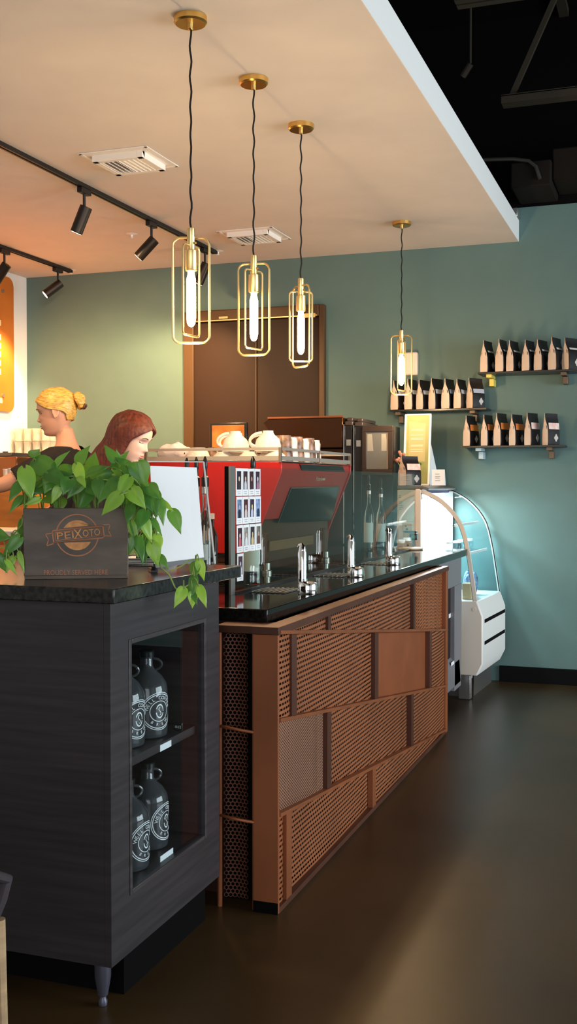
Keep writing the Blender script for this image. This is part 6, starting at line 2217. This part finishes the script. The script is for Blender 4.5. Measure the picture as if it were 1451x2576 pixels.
def face_surf(y, z):
    lo, hi = 0.0, PI / 2
    for _ in range(24):
        m = (lo + hi) / 2
        if abs(head_pt(z, m).y) < abs(y):
            lo = m
        else:
            hi = m
    p = head_pt(z, lo)
    p.y = y
    return p


def hair_shell(HM, rows, off, jit=0.0):
    """rows: list of (z, a0, extra) with hair from angle a0 round the back to -a0"""
    P = []
    n = 44
    for (z, a0, ex, shift) in rows:
        R = []
        for k in range(n + 1):
            a = a0 + (2 * PI - 2 * a0) * k / n
            zz = max(z, -0.05)
            p = head_pt(min(zz, .1118), a, 1e-5)
            l = math.hypot(p.x, p.y)
            o = off + ex + jit * math.sin(k * 1.9 + z * 60)
            if l > 1e-6:
                p = Vector((p.x + o * p.x / l, p.y + o * p.y / l, p.z))
            else:
                p = Vector((0, 0, p.z))
            p.z = z + (off if z > .10 else 0) 
            p.x += shift
            R.append(HM @ p)
        P.append(R)
    return MB().grid(P)


def hair_blond(t, HM):
    rows = []
    for z, a0 in ((.1119, 0.0), (.108, 0.0), (.102, 0.0), (.094, 0.0), (.084, 0.02), (.074, 0.15), (.064, 0.50), (.052, 0.80), (.040, 1.02), (.028, 1.20), (.016, 1.36), (.004, 1.62), (-.008, 1.95), (-.024, 2.15), (-.042, 2.25), (-.058, 2.35)):
        rows.append((z, a0, 0.002 if z > -.03 else -0.002, 0))
    o = part('hair', hair_shell(HM, rows, 0.008, 0.0012), M['blond'], t, smooth=80)
    thicken(o, 0.006)
    bun = MB()
    c = Vector((-.125, 0, .030))
    for k in range(3):
        pts = []
        for j in range(26):
            a = j / 25 * 2 * PI * 1.2 + k * 2.1
            rr = .029 - .006 * k
            pts.append(HM @ (c + Vector((-.006 * k + .006 * math.sin(a * 2), rr * math.cos(a), rr * math.sin(a) * 1.15))))
        bun.tube(pts, [.010] + [.0145] * 24 + [.006], 10)
    part('hair_bun', bun, M['blond'], t, smooth=80)
    cl_ = MB()
    for s in (-1, 1):
        pts = [HM @ (c + Vector((-.012 + .018 * math.cos(a), s * .020, -.012 + .030 * math.sin(a)))) for a in [PI * (-0.9 + 1.1 * j / 9) for j in range(10)]]
        cl_.tube(pts, [.003] + [.0045] * 8 + [.002], 6)
    cl_.tube([HM @ (c + Vector((-.028, -.02, -.03))), HM @ (c + Vector((-.028, .02, -.03)))], .005, 6)
    part('hair_clip', cl_, M['clip'], t, label='dark tortoiseshell claw clip in the bun')


def hair_red(t, HM):
    rows = []
    for z, a0, ex, sh in ((.1119, 0.0, 0, 0), (.108, 0.0, 0, 0), (.102, 0.0, 0, 0), (.094, 0.0, 0, 0), (.084, 0.0, 0.001, 0), (.074, 0.12, 0.002, 0), (.062, 0.50, 0.003, 0), (.048, 0.82, 0.005, 0), (.030, 1.02, 0.008, 0), (.010, 1.15, 0.011, -.002), (-.012, 1.22, 0.014, -.004), (-.040, 1.25, 0.020, -.008), (-.075, 1.28, 0.026, -.014), (-.11, 1.30, 0.032, -.022), (-.16, 1.33, 0.036, -.032), (-.22, 1.40, 0.040, -.042), (-.28, 1.5, 0.040, -.05)):
        rows.append((z, a0, ex, sh))
    o = part('hair', hair_shell(HM, rows, 0.010, 0.0016), M['auburn'], t, smooth=80)
    thicken(o, 0.012)


# blond barista: faces left, reaches left
hc = onD(141, 1036, 5.6)
LV_ = -_r     # photo-left direction
fd = math.atan2(LV_.y, LV_.x)
person('blond', 'barista with blond hair in a claw-clip bun, black t-shirt, reaching left', hc, fd, math.radians(12), 0, 1.03, (0.10, 0.03), fd - 0.25,
       # near (camera side) arm is the body's left: reaching left and slightly down
       (LV_ * 0.24 + Vector((0, 0, -0.13)) - _f0 * 0.06, LV_ * 0.245 + Vector((0, 0, -0.02))),
       (LV_ * 0.12 + Vector((0, 0, -0.25)), LV_ * 0.20 + Vector((0, 0, -0.10))),
       M['skin'], hair_blond, M['tshirt'], None)
hc = onD(331, 1101, 4.75)
fd = math.atan2(_r.y, _r.x) - 0.30
person('auburn', 'barista with long auburn hair bending over the espresso machine, facing right', hc, fd, math.radians(24), 0, 0.93, (-0.40, -0.04), fd,
       (-_r * 0.09 + Vector((0, 0, -0.26)), -_r * 0.06 - _f0 * 0.14 + Vector((0, 0, -0.14))),
       (-_r * 0.08 + Vector((0, 0, -0.26)), -_r * 0.06 - _f0 * 0.10 + Vector((0, 0, -0.16))),
       M['skin2'], hair_red, M['tshirt'], None)

# ================================================================== sub-parts go under the part they belong to
NEST = {'pendant_lamp': {'grommet': 'canopy', 'screw': 'socket'}, 'track_rail': {'slot': 'rail', 'end_cap': 'rail'}, 'track_spotlight': {'lens': 'can'},
        'instant_photo': {'picture': 'card', 'figure': 'card', 'head': 'card', 'pen_marks': 'card'}, 'growler_bottle': {'printed_rings': 'glass_body', 'lettering': 'glass_body', 'finger_loop': 'glass_body'},
        'syrup_bottle': {'label': 'glass', 'neck_sleeve': 'pourer'}, 'short_bottle': {'label': 'glass'}, 'coffee_bag': {'label_band': 'bag_body', 'emblem': 'bag_body', 'gusset': 'bag_body'},
        'glass_door_oven': {'door_glass': 'door_frame', 'painted_reflection': 'door_frame', 'door_strip': 'door_frame'}, 'display_cabinet': {'window_frame': 'side_panel', 'window_pane': 'side_panel', 'shelf_pin_holes': 'lining'},
        'person': {'eyebrow': 'body', 'eyelashes': 'body', 'eyelid': 'body', 'lips': 'body', 'hair_bun': 'hair', 'hair_clip': 'hair'},
        'planter_box': {'emblem_ring': 'front_board', 'emblem_disc': 'front_board', 'emblem_ribbon': 'front_board', 'ribbon_field': 'front_board', 'lettering': 'front_board'},
        'menu_sign': {'inner_panel': 'panel', 'printed_lines': 'panel', 'printed_leaf': 'panel'}, 'menu_board': {'lettering': 'board'}, 'pastry_case': {'dark_stripe': 'lower_body', 'round_plug': 'side_panel', 'arch_seal': 'arch_frame', 'shelf_edge': 'glass_shelf'},
        'espresso_machine': {'badge': 'body', 'panel_trim': 'smoked_panel', 'reflection_band': 'base_frame', 'portafilter': 'group_head'}, 'service_cabinet': {'door_label': 'door', 'label': 'lower_panel'}, 'card_reader': {'screen': 'body', 'printer_lid': 'body'},
        'drip_grate': {'grate_bar': 'tray'}, 'bar_towel': {'navy_stripe': 'cloth'}, 'tan_card': {'spot': 'card'}, 'notice_sheet': {'printed_lines': 'sheet'}, 'small_card': {'written_lines': 'card'}}


def stem_name(o):
    return o.name.split('.')[0]


def centre(o):
    return sum((Vector(c) for c in o.bound_box), Vector()) / 8


for root in [o for o in bpy.data.objects if o.parent is None and stem_name(o) in NEST]:
    rules = NEST[stem_name(root)]
    kids = list(root.children)
    for k in kids:
        tgt = rules.get(stem_name(k))
        if tgt:
            cand = [c for c in kids if stem_name(c) == tgt]
            if cand:
                k.parent = min(cand, key=lambda c: (centre(c) - centre(k)).length)
